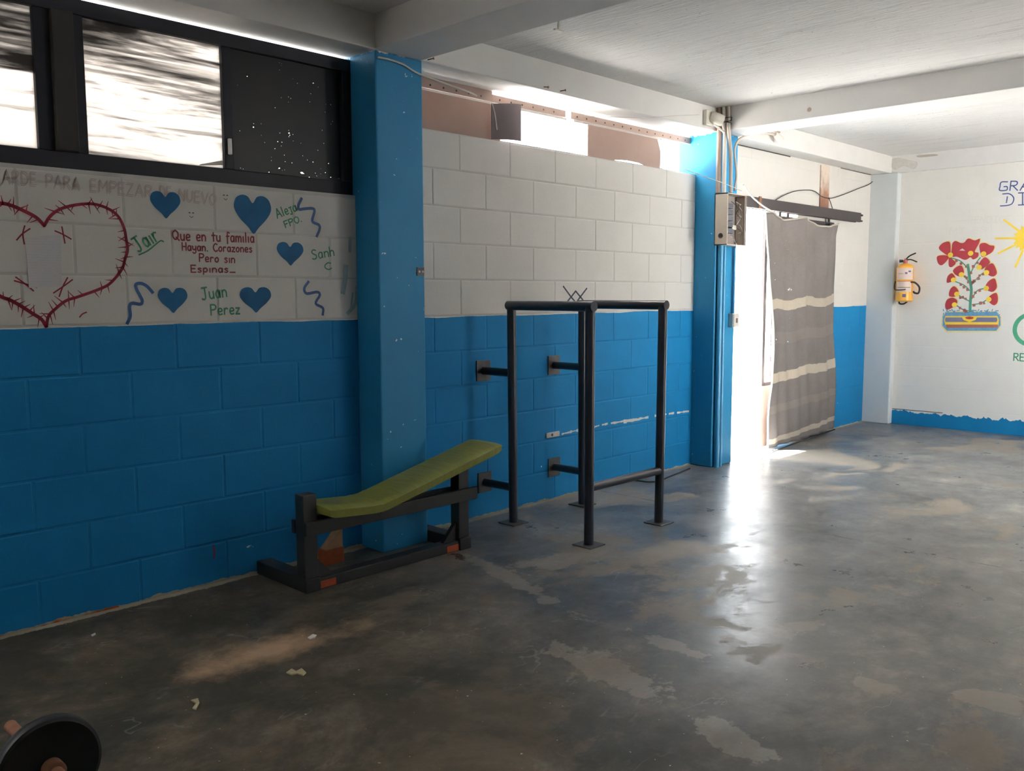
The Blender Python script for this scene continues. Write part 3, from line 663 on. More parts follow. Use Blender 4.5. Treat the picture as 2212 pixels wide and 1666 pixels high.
# --- far wall mural
FC = None
def FB(pts, mat, name='painted_petal', lift=.0, sm=True, label=None):
    mb = MB(); blob(mb, 'F', pts, lift, sm); return paint('F', mb, name, M[mat], wf, label)
for q in ([(-0.645, 1.734),(-0.679, 1.779),(-0.731, 1.791),(-0.748, 1.764),(-0.753, 1.697),(-0.749, 1.651),(-0.683, 1.691)],
          [(-0.632, 1.651),(-0.685, 1.664),(-0.741, 1.651),(-0.719, 1.606),(-0.677, 1.569),(-0.643, 1.591)],
          [(-0.742, 1.639),(-0.766, 1.63),(-0.804, 1.587),(-0.77, 1.55),(-0.745, 1.559),(-0.739, 1.605)],
          [(-0.762, 1.73),(-0.768, 1.776),(-0.795, 1.793),(-0.839, 1.773),(-0.87, 1.776),(-0.892, 1.804),(-0.915, 1.811),(-0.962, 1.792),(-1.004, 1.805),(-0.998, 1.762),(-0.967, 1.69),(-0.998, 1.676),(-0.996, 1.639),(-0.955, 1.616),(-0.931, 1.637),(-0.885, 1.614),(-0.813, 1.645),(-0.765, 1.651)],
          [(-1.003, 1.737),(-1.017, 1.761),(-1.055, 1.764),(-1.094, 1.742),(-1.132, 1.732),(-1.119, 1.684),(-1.076, 1.653),(-1.031, 1.638),(-1.014, 1.68)],
          [(-0.997, 1.549),(-1.025, 1.606),(-1.061, 1.633),(-1.101, 1.591),(-1.073, 1.555),(-1.036, 1.524),(-1.005, 1.528)],
          [(-1.06, 1.511),(-1.08, 1.555),(-1.125, 1.575),(-1.157, 1.521),(-1.163, 1.48),(-1.138, 1.456),(-1.1, 1.465)],
          [(-1.074, 1.367),(-1.102, 1.416),(-1.146, 1.436),(-1.165, 1.399),(-1.169, 1.35),(-1.137, 1.314),(-1.091, 1.33)],
          [(-1.095, 1.244),(-1.124, 1.285),(-1.168, 1.305),(-1.185, 1.261),(-1.18, 1.212),(-1.151, 1.191),(-1.112, 1.219)],
          [(-0.783, 1.516),(-0.817, 1.553),(-0.856, 1.561),(-0.878, 1.519),(-0.876, 1.477),(-0.845, 1.459),(-0.805, 1.478)],
          [(-0.732, 1.404),(-0.738, 1.463),(-0.773, 1.491),(-0.802, 1.462),(-0.807, 1.428),(-0.776, 1.412)],
          [(-0.758, 1.277),(-0.764, 1.336),(-0.798, 1.368),(-0.835, 1.336),(-0.841, 1.29),(-0.806, 1.269)],
          [(-0.726, 1.192),(-0.744, 1.243),(-0.791, 1.26),(-0.832, 1.235),(-0.826, 1.193),(-0.787, 1.163),(-0.74, 1.146)]):
    c = Vector((sum(p[0] for p in q) / len(q), sum(p[1] for p in q) / len(q)))
    g = FB([Vector(p) + (Vector(p) - c).normalized() * .005 + Vector((-.004, .004)) for p in q], 'p_pale_yellow', 'painted_glow', .0)
    FB(q, 'p_fred', 'painted_petal', .0007)
FB([(-0.83, 1.704),(-0.857, 1.722),(-0.883, 1.699)], 'p_white', 'painted_gap', .0012, False)
for c in [(-0.753, 1.664),(-0.931, 1.674),(-1.043, 1.665),(-1.011, 1.542),(-1.076, 1.492),(-1.081, 1.347),(-1.107, 1.244),(-0.859, 1.477),(-0.791, 1.428),(-0.827, 1.294),(-0.81, 1.193)]:
    mb = MB(); disc(mb, 'F', c, .024, .0012); paint('F', mb, 'painted_flower_eye', M['p_yellow'], wf)
mb = MB(); buds = MB()
ribbon(mb, 'F', [(-0.952, 1.094),(-0.95, 1.219),(-0.953, 1.335),(-0.934, 1.435),(-0.921, 1.518),(-0.911, 1.568)], .024, .0003)
BR = random.Random(9)
for q in ([(-0.921, 1.526),(-0.847, 1.602),(-0.758, 1.638)], [(-0.931, 1.468),(-0.973, 1.566),(-1.016, 1.631)], [(-0.951, 1.376),(-0.987, 1.426),(-1.031, 1.474),(-1.068, 1.502)], [(-0.961, 1.252),(-1.007, 1.326),(-1.068, 1.347)],
          [(-0.967, 1.194),(-1.043, 1.211),(-1.095, 1.244)], [(-0.934, 1.402),(-0.901, 1.443),(-0.868, 1.477)], [(-0.938, 1.327),(-0.888, 1.377),(-0.8, 1.416)], [(-0.942, 1.227),(-0.878, 1.26),(-0.837, 1.29)], [(-0.939, 1.119),(-0.883, 1.151),(-0.826, 1.189)]):
    ribbon(mb, 'F', q, .010, .0003)
    L = smooth_line([Vector(p) for p in q], False, 6)
    for i in range(2, len(L) - 2, 3):
        p = L[i] + Vector((BR.uniform(-.012, .012), BR.uniform(-.012, .012))); s_ = BR.uniform(.011, .017)
        blob(buds, 'F', [p + Vector((-s_, -s_ * .6)), p + Vector((s_ * .7, -s_)), p + Vector((s_, s_ * .8)), p + Vector((-s_ * .5, s_))], .0006, False)
paint('F', mb, 'painted_stem', M['p_fgreen'], wf, 'green stem and twigs of the painted flower')
paint('F', buds, 'painted_buds', M['p_brown'], wf, 'small brown-red buds along the twigs')
def rr(x0, y0, x1, y1, c): return [(x0 + c, y0), (x1 - c, y0), (x1, y0 + c), (x1, y1 - c), (x1 - c, y1), (x0 + c, y1), (x0, y1 - c), (x0, y0 + c)]
for q, m, l, nm in (([(-0.741, 1.129),(-1.176, 1.138),(-1.219, 1.09),(-1.227, 1.008),(-1.193, 0.946),(-0.75, 0.929),(-0.702, 0.988),(-0.702, 1.09)], 'p_pale_yellow', 0, 'painted_pot_glow'),
                ([(-0.741, 1.12),(-1.176, 1.13),(-1.212, 1.085),(-1.218, 1.008),(-1.185, 0.956),(-0.753, 0.945),(-0.712, 0.992),(-0.71, 1.086)], 'p_pot_blue', .0004, 'painted_pot'),
                ([(-0.735, 1.086),(-1.189, 1.093),(-1.202, 1.057),(-1.201, 1.007),(-0.738, 0.997),(-0.724, 1.048)], 'p_yellow', .0008, 'painted_pot_band'),
                ([(-0.735, 1.072),(-1.182, 1.079),(-1.191, 1.056),(-1.184, 1.036),(-0.737, 1.029),(-0.732, 1.05)], 'p_slate', .0012, 'painted_pot_panel'),
                ([(-0.742, 1.004),(-1.197, 1.014),(-1.198, 0.986),(-0.748, 0.973)], 'p_brown', .0012, 'painted_pot_stripe'),
                ([(-0.878, 1.084),(-1.019, 1.086),(-1.005, 1.053),(-0.951, 1.031),(-0.896, 1.051)], 'p_yellow', .0016, 'painted_pot_rim'),
                ([(-0.91, 1.075),(-0.949, 1.085),(-0.988, 1.076),(-0.977, 1.062),(-0.95, 1.057),(-0.923, 1.062)], 'p_fred', .002, 'painted_pot_opening')):
    FB(q, m, nm, l, False)
lf = MB(); fa, fb = [(-0.708, 1.145),(-1.2, 1.097)]
for i in range(46):
    u = BR.uniform(400, 1030); v = BR.uniform(990, 1050)
    y0 = fa[0] + (fb[0] - fa[0]) * (u - 400) / 630; z0 = fa[1] + (fb[1] - fa[1]) * (v - 985) / 65
    a_ = BR.uniform(0, 3.1); ribbon(lf, 'F', [(y0, z0), (y0 + .022 * math.cos(a_), z0 + .014 * math.sin(a_))], .008, .0016, False)
paint('F', lf, 'painted_pot_foliage', M['p_pot_blue'], wf, 'blue flecks of foliage along the rim of the painted pot')
# sun
c0 = Vector([(-1.408, 1.793)][0]); sunp = []
ur = abs([(-1.408, 1.793),(-1.279, 1.799)][0][0] - [(-1.408, 1.793),(-1.279, 1.799)][1][0])
for k in range(36):
    rr_ = ur * (1.0 if k % 2 == 0 else .78); a_ = 2 * math.pi * k / 36
    sunp.append((c0.x + rr_ * math.cos(a_), c0.y + rr_ * math.sin(a_)))
FB(sunp, 'p_yellow', 'painted_sun', .0004, False, 'spiky yellow painted sun')
for k, a_ in enumerate((140, 178, 208, 90, 40, 0, -40, 250, 290)):
    a_ = math.radians(180 - a_); d = Vector((math.cos(a_), math.sin(a_)))
    mb = MB(); ribbon(mb, 'F', [c0 + d * ur * .9, c0 + d * ur * 2.1], .017, .0001, False); paint('F', mb, 'painted_sun_ray', M['p_yellow'], wf)
# lettering and ring
def LF(s, ab, h, w, m): return letters('F', wf, s, ab[0], ab[1], h, w, M[m])
LF('GRA', [(-1.146, 2.233),(-1.395, 2.217)], .082, .010, 'p_navy')
mb = MB()
for q in ([(-1.178, 2.201),(-1.235, 2.197),(-1.271, 2.157),(-1.259, 2.108),(-1.218, 2.095),(-1.164, 2.094)], [(-1.218, 2.174),(-1.213, 2.12)], [(-1.307, 2.199),(-1.382, 2.198)], [(-1.341, 2.197),(-1.346, 2.094)], [(-1.312, 2.092),(-1.387, 2.091)]): ribbon(mb, 'F', q, .010)
paint('F', mb, 'painted_lettering', M['p_navy'], wf)
LF('RE', [(-1.344, 0.688),(-1.428, 0.688)], .066, .010, 'p_ring')
LF('RENDICE', [(-0.899, 1.955),(-1.252, 1.943)], .058, .007, 'p_ghost'); LF('MI ES', [(-0.735, 1.86),(-1.054, 1.862)], .05, .007, 'p_ghost')
rc, rl = [(-1.477, 0.975),(-1.338, 0.972)]; rad = abs(rc[0] - rl[0]); mb = MB()
mb.add([P3('F', (rc[0] + (rad + d_) * math.cos(2 * math.pi * k / 40), rc[1] + (rad + d_) * math.sin(2 * math.pi * k / 40)), 0) for k in range(40) for d_ in (-.018, .018)],
       [(2 * k, 2 * k + 1, (2 * k + 3) % 80, (2 * k + 2) % 80) for k in range(40)])
paint('F', mb, 'painted_ring', M['p_ring'], wf, 'green painted ring')
ck = MB(); ck.box(XF - .004, XF + .01, -.75, -.27, .148, .153); ck.build('skirting_crack', M['cable_dark'], wf)

# ------------------------------------------------------------------ doorway: rail, sliding leaf, strap, curtain
door = struct(MB().box(6.79, 6.83, -.040, -.012, .02, 1.955, .003).build('door_1', M['rail']), 'dark metal sliding door leaf mostly hidden behind the grey curtain', 'door')
MB().box(8.03, 8.07, -.040, -.012, .02, 1.955, .003).build('stile', M['rail'], door)
for z0, z1 in ((1.90, 1.955), (.52, .56), (.02, .06)): MB().box(6.83, 8.03, -.040, -.012, z0, z1, .003).build('crossbar', M['rail'], door)
MB().box(6.772, 8.03, -.048, -.041, .015, .53).build('kick_panel', M['strip'], door)
for k in range(9): MB().tube([(6.95 + .12 * k, -.026, .56), (6.95 + .12 * k, -.026, 1.90)], .007, 6).build('bar', M['rail'], door)
for x in (7.02, 7.16, 7.95): MB().box(x, x + .035, -.036, -.028, 1.95, 2.01).lathe((x + .0175, -.044, 2.012), (0, 1, 0), [(0, .016), (.02, .016)], 12).build('hanger_wheel', M['rail'], door)
rail = thing('door_rail', 'dark steel sliding-door rail above the doorway and curtain', 'rail', None, (7.4, 0, 2.0))
attach(MB().prism([(0, 2.075), (-.062, 2.075), (-.062, 1.988), (-.046, 1.988), (-.046, 2.062), (-.014, 2.062), (-.014, 1.988), (0, 1.988)], 'x', 6.16, 8.60).build('channel', M['rail']), rail)
attach(MB().box(6.62, 6.66, -.068, -.060, 1.99, 2.085, .002).build('rail_clip', M['rust']), rail)
attach(MB().box(8.595, 8.635, -.066, -.052, 2.045, 2.062).build('bent_lip', M['rail']), rail); attach(MB().box(8.595, 8.63, -.066, -.052, 1.992, 2.006).build('bent_lip', M['rail']), rail)
(x0, z0), (x1, z1) = [(7.825, 2.477),(7.998, 2.051)]
st = tag(MB().box(x0, x1, -.012, .0, 2.07, 2.46, .003).build('iron_strap', M['strap']), 'rusty brown iron strap running up the wall from the door rail', 'strap')

# curtain: edges of the hanging blanket as world x, z
top = [(6.68, 1.959),(6.794, 1.966),(6.898, 1.931),(7.052, 1.917),(7.233, 1.939),(7.386, 1.959),(7.52, 1.931),(7.657, 1.902),(7.796, 1.897),(7.936, 1.921),(8.061, 1.94)]
lft = [(6.68, 1.959),(6.707, 1.734),(6.73, 1.585),(6.756, 1.245),(6.787, 0.823),(6.81, 0.551),(6.785, 0.416),(6.769, 0.281),(6.762, 0.126),(6.752, 0.017)]
rgt = [(8.061, 1.94),(8.021, 1.829),(8.037, 1.618),(8.054, 1.278),(8.072, 0.934),(8.069, 0.588),(8.074, 0.281),(8.083, 0.034)]
NU, NV = 60, 90
def along(P, t):
    P = [Vector(p) for p in P]; L = [0]
    for a, b in zip(P, P[1:]): L.append(L[-1] + (b - a).length)
    d = t * L[-1]
    for i in range(len(P) - 1):
        if d <= L[i + 1] + 1e-9: return P[i].lerp(P[i + 1], (d - L[i]) / max(1e-9, L[i + 1] - L[i]))
    return P[-1]
TL, TR_, BL, BR_ = Vector(top[0]), Vector(top[-1]), Vector(lft[-1]), Vector(rgt[-1])
vs_, fs_, uvs = [], [], []
for j in range(NV + 1):
    v = j / NV
    for i in range(NU + 1):
        u = i / NU
        bt = BL.lerp(BR_, u)
        p = along(top, u) * (1 - v) + bt * v + along(lft, v) * (1 - u) + along(rgt, v) * u - (TL * (1 - u) * (1 - v) + TR_ * u * (1 - v) + BL * (1 - u) * v + BR_ * u * v)
        y = -.09 - .018 * math.sin(u * 17 + 1.5 * v) * (.35 + .65 * (1 - v)) - .010 * math.sin(u * 41 + 2 * math.sin(v * 5)) - .045 * v * (1 - u) + .012 * math.sin(v * 9 + u * 4)
        z = max(p.y, .006)
        vs_.append((p.x, min(y, -.062), z)); uvs.append((u, v))
for j in range(NV):
    for i in range(NU):
        a = j * (NU + 1) + i; fs_.append((a, a + 1, a + NU + 2, a + NU + 1))
ct = thing('door_curtain', 'grey wool blanket with cream stripes hung as a curtain across the doorway', 'curtain', None, (7.4, -.09, 0))
me = bpy.data.meshes.new('blanket'); me.from_pydata(vs_, [], fs_); me.update(); me.materials.append(M['curtain'])
ul = me.uv_layers.new(name='UVMap')
for lp in me.loops: ul.data[lp.index].uv = uvs[lp.vertex_index]
for p in me.polygons: p.use_smooth = True
bl = bpy.data.objects.new('blanket', me); col.objects.link(bl); attach(bl, ct)
sm_ = bl.modifiers.new('thick', 'SOLIDIFY'); sm_.thickness = .005; sm_.offset = 0
hem = [Vector(vs_[j * (NU + 1)]) for j in range(0, NV + 1, 3)]
attach(MB().tube([h + Vector((-.004, -.004, 0)) for h in hem], .0075, 8).build('side_hem', M['cable_white'], None, True), ct)
attach(MB().tube([Vector(vs_[i]) + Vector((0, -.002, .002)) for i in range(0, NU + 1, 2)], .008, 8).build('top_hem', M['conduit'], None, True), ct)
q = [(6.686, -0.202),(6.82, -0.185),(7.25, -0.135),(7.697, -0.092),(8.222, -0.042)]
tag(MB().tube([(x, y, .006) for x, y in q], .006, 6).build('dark_cord', M['cable_dark']), 'thin dark cord lying on the floor along the foot of the curtain', 'cord')

# ------------------------------------------------------------------ dip station
ds = thing('dip_station', 'black steel pipe dip station with four posts bolted to floor and wall', 'exercise frame', None, (3.87, -.54, 0))
FT = {'A': (3.590, -.237), 'B': (4.206, -.237), 'C': (3.535, -.838), 'D': (4.165, -.838)}
TPZ = 1.243
TP = {'A': (3.578, -.237), 'B': (4.196, -.237), 'C': (3.535, -.838), 'D': (4.176, -.838)}
def ap(mb, name, m='steel', sm=True): return attach(mb.build(name, M[m], None, sm), ds)
for k in 'ABCD':
    ap(MB().tube([(*FT[k], .008), (*TP[k], TPZ)], .0255, 20), 'post')
    x, y = FT[k]; pl_ = ap(MB().box(x - .062, x + .062, y - .062, y + .062, .0, .007, .002), 'foot_plate', 'steel_plate', False)
    for sx in (-1, 1):
        for sy in (-1, 1):
            b_ = MB().lathe((x + sx * .044, y + sy * .044, .007), (0, 0, 1), [(0, .007), (.005, .007)], 6).build('bolt', M['bolt']); b_.parent = pl_; b_.matrix_parent_inverse = Matrix.Translation(-ds.location)
for a, b in (('A', 'C'), ('B', 'D')):
    ap(MB().tube([(TP[a][0], TP[a][1] + .0255, TPZ), (TP[b][0], TP[b][1] - .0255, TPZ)], .0262, 20), 'dip_bar')
ap(MB().tube([(FT['C'][0], -.838, .305), (FT['D'][0], -.838, .305)], .023, 18), 'cross_bar')
for k, z in (('A', .864), ('B', .860), ('A', .205), ('B', .208)):
    t_ = z / TPZ; x = FT[k][0] + (TP[k][0] - FT[k][0]) * t_
    ap(MB().tube([(x, -.237, z), (x, -.008, z)], .023, 18), 'wall_strut')
    pl_ = ap(MB().box(x - .055, x + .055, -.008, -.0015, z - .06, z + .06, .002), 'wall_plate', 'steel_plate', False)
    for sx in (-1, 1):
        for sz in (-1, 1):
            b_ = MB().lathe((x + sx * .04, -.008, z + sz * .044), (0, -1, 0), [(0, .008), (.008, .008)], 6).build('bolt', M['bolt']); b_.parent = pl_; b_.matrix_parent_inverse = Matrix.Translation(-ds.location)
q = [(4.796, 0.016),(4.886, -0.035),(4.991, -0.056),(5.02, -0.154),(5.114, -0.185),(5.302, -0.154),(5.625, -0.1)]
tag(MB().tube([(v.x, v.y, .006) for v in smooth_line([Vector(p) for p in q])], .005, 6).build('black_cable', M['cable_dark']), 'thin black cable on the floor between the dip station and the second pillar', 'cable')

# ------------------------------------------------------------------ bench
be = thing('weight_bench', 'home-made black bench with a sagging olive green padded top against the pillar', 'bench', None, (2.58, -.38, 0))
def bp_(mb, name, m='bench_frame', sm=False): return attach(mb.build(name, M[m], None, sm), be)
YC = -.385
for x0, x1, zt in ((2.090, 2.160, .435), (3.005, 3.075, .46)):
    bp_(MB().box(x0, x1, YC - .032, YC + .032, .06, zt, .004), 'post')
    f_ = bp_(MB().box(x0 - .004, x1 + .004, YC - .045, -.012, .0, .062, .004), 'foot')
    e_ = MB().box(x0 - .005, x1 + .006, YC - .0465, YC + .02, .006, .060, .003).build('painted_end', M['orange']); e_.parent = f_; e_.matrix_parent_inverse = Matrix.Translation(-be.location)
bp_(MB().box(2.165, 3.0, YC - .032, YC + .032, .0, .05, .003), 'base_rail')
for x0, x1 in ((2.165, 2.25), (2.92, 3.0)): bp_(MB().box(x0, x1, YC - .0345, YC - .0315, .004, .036), 'red_mark', 'orange')
for y0, y1 in ((YC - .058, YC - .033), (YC + .033, YC + .058)): bp_(MB().box(2.085, 3.112, y0, y1, .257, .318, .003), 'side_rail')
bp_(MB().prism([(2.160, .05), (2.250, .05), (2.160, .145)], 'y', YC - .012, YC + .012), 'gusset')
bp_(MB().prism([(3.005, .05), (2.915, .05), (3.005, .145)], 'y', YC - .012, YC + .012), 'gusset')
bp_(MB().prism([(2.47, .300), (3.14, .456), (3.14, .472), (2.47, .316)], 'y', YC - .09, YC + .09), 'pad_board')
# padded top: cross-section swept along x, with a knee and a soft sag
NX, NY = 44, 14; HW = .125; vs_, fs_ = [], []
def ztop(x):
    a = .384 - .085 * (x - 2.17); b = .359 + (x - 2.455) * .236
    k = .007; d = (b - a) / k
    return (a + k * math.log1p(math.exp(d)) if d < 40 else b)
ring = []
for k in range(NY): ring.append((-1 + 2 * k / (NY - 1), 0))
for i in range(NX + 1):
    t = i / NX; x = 2.168 + (3.225 - 2.168) * t; zt = ztop(x)
    e = min(1, min(t, 1 - t) * 18); e = math.sqrt(max(0, 1 - (1 - e) ** 2)) if e < 1 else 1
    th = .036
    prof = []
    for k in range(NY):                      # top, front to back
        s_ = -1 + 2 * k / (NY - 1); rd = (1 - abs(s_) ** 7)
        wk = .0022 * math.sin(x * 95 + s_ * 3) * math.exp(-((x - 2.47) / .07) ** 2) + .0014 * math.sin(x * 60 + 2.2 * s_) * math.exp(-((x - 2.95) / .12) ** 2)
        prof.append((s_ * HW, zt - .012 + .012 * rd * (.35 + .65 * e) + wk + .004 * (1 - s_ * s_)))
    for k in range(NY):                      # underside, back to front
        s_ = 1 - 2 * k / (NY - 1); prof.append((s_ * (HW - .004), zt - th - .012 + (1 - e) * .008))
    xs = -.012 if i == 0 else (.012 if i == NX else 0)
    for (y, z) in prof: vs_.append((x + (.022 * (y / HW) * (-1)) * 0 , YC + y, z))
n_ = 2 * NY
for i in range(NX):
    for k in range(n_): fs_.append((i * n_ + k, i * n_ + (k + 1) % n_, (i + 1) * n_ + (k + 1) % n_, (i + 1) * n_ + k))
fs_ += [tuple(range(n_))[::-1], tuple(NX * n_ + k for k in range(n_))]
bp_(MB().add(vs_, fs_), 'padded_top', 'pad', True)

# wedge of timber on a red-brown block beside the pillar
wd = thing('timber_offcut', 'triangular timber offcut on a red-brown block beside the pillar foot', 'offcut', None, (2.45, -.12, 0))
attach(MB().box(2.375, 2.485, -.15, -.085, 0, .075, .003).build('block_base', M['brick_red']), wd)
attach(MB().prism([(2.385, .076), (2.482, .076), (2.482, .175)], 'y', -.142, -.092).build('wedge', M['wood']), wd)

# ------------------------------------------------------------------ barbell
bb_ = thing('barbell', 'home-made barbell, black weight plate on a rusty bar, lying on the stained floor', 'barbell', None, (.72, -1.39, 0))
ax_o = Vector((.717, -1.39, .126)); dirv = Vector((0, 1, .0))
def bb(mb, n, m): return attach(mb.build(n, M[m], None, True), bb_)
bb(MB().lathe(ax_o + Vector((0, -.012, 0)), dirv, [(0, .04), (0, .108), (-.004, .116), (0, .124), (.006, .126), (.028, .126), (.034, .122), (.034, .04)], 64), 'weight_plate', 'iron')
bb(MB().tube([ax_o + Vector((0, -1.2, .0)), ax_o + Vector((0, .30, .0))], .0165, 18), 'bar', 'rust')
bb(MB().lathe(ax_o + Vector((0, -.05, 0)), dirv, [(0, .022), (.003, .026), (.035, .026), (.038, .022)], 24), 'collar', 'rust')
bb(MB().lathe(ax_o + Vector((0, -1.12, 0)), dirv, [(0, .04), (0, .108), (-.004, .116), (0, .124), (.006, .126), (.028, .126), (.034, .122), (.034, .04)], 64), 'weight_plate', 'iron')

# ------------------------------------------------------------------ electrics on the second pillar
def cyl_thing(name, pts, r, m, label, cat='conduit', n=12): return tag(MB().tube(pts, r, n).build(name, M[m], None, True), label, cat)
cyl_thing('conduit', [(5.772, -.205, 2.035), (5.772, -.205, 2.638)], .019, 'conduit_brown', 'brown conduit nearest the wall above the electrical panel')
cyl_thing('conduit', [(5.785, -.243, 2.035), (5.785, -.243, 2.474), (5.768, -.243, 2.50), (5.768, -.243, 2.638)], .015, 'white_plastic', 'pale middle conduit above the electrical panel')
cyl_thing('conduit', [(5.835, -.270, 2.035), (5.83, -.268, 2.3), (5.772, -.278, 2.49), (5.768, -.278, 2.638)], .013, 'conduit', 'slanting grey conduit above the electrical panel')
cyl_thing('conduit', [(5.825, -.203, 0.0), (5.825, -.203, 1.66)], .020, 'blue_pipe', 'blue painted conduit nearest the pillar edge, below the panel')
cyl_thing('conduit', [(5.885, -.197, 0.0), (5.885, -.197, 1.66)], .015, 'blue_pipe', 'thinner blue painted conduit on the pillar face, below the panel')
pn = thing('electrical_panel', 'open cream electrical panel with breakers and loose wires on the blue pillar', 'electrical panel', None, (5.9, -.23, 1.66))
def pp(mb, n, m, sm=False): return attach(mb.build(n, M[m], None, sm), pn)
a0, a1, b0, b1, c0_, c1_ = 5.766, 6.035, -.287, -.181, 1.658, 2.03
pp(MB().box(a0, a0 + .006, b0, b1, c0_, c1_).box(a1 - .006, a1, b0, b1, c0_, c1_).box(a0, a1, b0, b1, c0_, c0_ + .006).box(a0, a1, b0, b1, c1_ - .006, c1_).box(a0, a1, b1 - .006, b1, c0_, c1_), 'enclosure', 'panel_metal')
pp(MB().box(a0 + .007, a1 - .007, -.205, -.199, c0_ + .007, c1_ - .007), 'back_plate', 'panel_in')
for xa in (a0 + .007, a1 - .02): pp(MB().box(xa, xa + .013, b0 + .004, b0 + .01, c0_ + .007, c1_ - .007), 'inner_lip', 'panel_in')
for k in range(5): pp(MB().box(a0 + .05, a0 + .125, -.262, -.206, 1.925 - .045 * k, 1.962 - .045 * k, .003), 'breaker', 'breaker')
pp(MB().box(a0 + .135, a0 + .195, -.25, -.206, 1.775, 1.808, .003), 'terminal', 'white_plastic')
pp(MB().lathe((a0 - .001, -.235, 1.725), (-1, 0, 0), [(0, .019), (.0015, .019)], 16), 'knockout', 'black')
W_ = random.Random(2)
for k in range(7):
    x0 = a0 + W_.uniform(.03, .2); z0 = W_.uniform(1.74, 1.98); pts = [(x0, -.265, z0)]
    for j in range(4): pts.append((min(a1 - .015, max(a0 + .015, pts[-1][0] + W_.uniform(-.05, .06))), -.275 + W_.uniform(-.01, .02), pts[-1][2] - W_.uniform(.0, .045)))
    pp(MB().tube(smooth_line([Vector(p) for p in pts]), .0022, 6), 'wire', 'cable_white' if k % 3 else 'cable_dark', True)
sw = thing('light_switch', 'cream surface-mounted light switch on the pillar edge by the doorway', 'switch', None, (6.03, -.19, 1.1))
attach(MB().box(5.99, 6.075, -.222, -.181, 1.05, 1.155, .004).build('back_box', M['white_plastic']), sw)
attach(MB().box(5.995, 6.07, -.228, -.222, 1.055, 1.15, .003).build('face_plate', M['white_plastic']), sw)
attach(MB().box(6.022, 6.045, -.2325, -.228, 1.085, 1.12, .002).build('rocker', M['panel_in']), sw)
cyl_thing('conduit', [(6.035, -.196, 1.155), (6.035, -.196, 1.66)], .010, 'blue_pipe', 'narrow blue conduit rising from the light switch')

# security camera on the long beam
sc_ = thing('security_camera', 'white security camera on a square mount beside the pipes under the ceiling', 'camera', None, (5.65, -.2, 2.53))
def cp(mb, n, m, sm=True): return attach(mb.build(n, M[m], None, sm), sc_)
cp(MB().box(5.585, 5.685, -.212, -.1805, 2.495, 2.602, .006), 'mount_box', 'white_plastic', False)
cd_ = Vector((.62, -.62, -.32)).normalized(); co = Vector((5.640, -.205, 2.560))
cp(MB().lathe(co, cd_, [(0, .030), (.012, .040), (.055, .042), (.085, .040), (.10, .036)], 28), 'body', 'white_plastic')
cp(MB().lathe(co + cd_ * .1005, cd_, [(0, .026), (.002, .026)], 24), 'lens_face', 'black')
cp(MB().lathe(co + cd_ * .102, cd_, [(0, .014), (.006, .010)], 20), 'lens', 'breaker')
cp(MB().tube(smooth_line([Vector(p) for p in ((5.66, -.225, 2.51), (5.69, -.235, 2.49), (5.73, -.225, 2.485), (5.76, -.25, 2.46))]), .008, 8), 'pigtail_cable', 'cable_white')
# tangle of dark ties round the conduits
tag(MB().tube([(5.770 + .024 * math.cos(a), -.260 + .042 * math.sin(a), 2.535 + .022 * math.sin(a * .37)) for a in [k * .35 for k in range(54)]], .003, 5).build('tie_wire', M['cable_dark'], None, True), 'tangle of dark tie wire round the conduits under the ceiling', 'wire')
# hanging cable with a bulb holder
lp_ = thing('hanging_socket', 'grey cable arching off the pillar to a pale bulb holder', 'lamp holder', None, (6.0, -.22, 2.05))
q = [(5.96, 2.064),(5.981, 2.173),(5.964, 2.266),(5.947, 2.354),(5.983, 2.422)] + [(6.038, 2.454),(6.137, 2.49),(6.275, 2.524),(6.431, 2.536),(6.556, 2.537)]
attach(MB().tube([(v.x, -.228, v.y) for v in smooth_line([Vector((p[0], min(p[1], 2.455 if p[0] < 6.11 else 9))) for p in q], False, 5)], .0085, 8).build('cable', M['conduit'], None, True), lp_)
e_ = Vector((q[-1][0], -.235, q[-1][1]))
attach(MB().lathe(e_ + Vector((-.02, 0, .006)), (1, 0, -.35), [(0, .014), (.02, .022), (.06, .026), (.10, .028), (.102, .02)], 20).build('bulb_holder', M['white_plastic'], None, True), lp_)
attach(MB().tube([e_ + Vector((-.06, 0, .03)), e_ + Vector((.05, .0, .028))], .008, 8).build('clip', M['conduit_brown'], None, True), lp_)

# loose cables
def cable(pts, r, m, label): return tag(MB().tube(smooth_line([Vector(p) for p in pts]), r, 6).build('loose_cable', M[m], None, True), label, 'cable')
q = [(2.716, 2.437),(2.794, 2.438),(2.871, 2.43),(2.953, 2.406),(3.075, 2.391),(3.218, 2.377),(3.316, 2.366)]; q2 = [(3.519, 2.405),(3.635, 2.392),(3.739, 2.389)]
cable([(x, -.19, z) for x, z in q] + [(x, -.03, z) for x, z in q2[:1]], .005, 'cable_white', 'pale cable sagging from the first pillar top to the clerestory')
q = [(3.613, 2.377),(3.634, 2.321),(3.652, 2.234)]; cable([(x, -.0545, z) for x, z in q], .004, 'cable_white', 'short pale cable end hanging in front of the dark cardboard flap')
q = [(4.267, 2.378),(4.577, 2.412),(4.922, 2.456),(5.243, 2.512),(5.529, 2.558)]; cable([(x, -.186, z) for x, z in q], .002, 'cable_white', 'thin wire strung along the beam to the security camera')
q = [(5.332, 2.164),(5.509, 2.129),(5.705, 2.098),(5.93, 2.053)]; cable([(x, -.2 - .035 * k, z) for k, (x, z) in enumerate(q)], .0028, 'cable_white', 'thin wire from the clerestory sill to the electrical panel')
q = [(6.267, 2.141),(6.384, 2.068),(6.561, 2.005),(6.714, 1.971),(6.807, 1.955)]; cable([(x, -.125, z) for x, z in q], .006, 'cable_white', 'white cable drooping from the panel to the curtain corner')
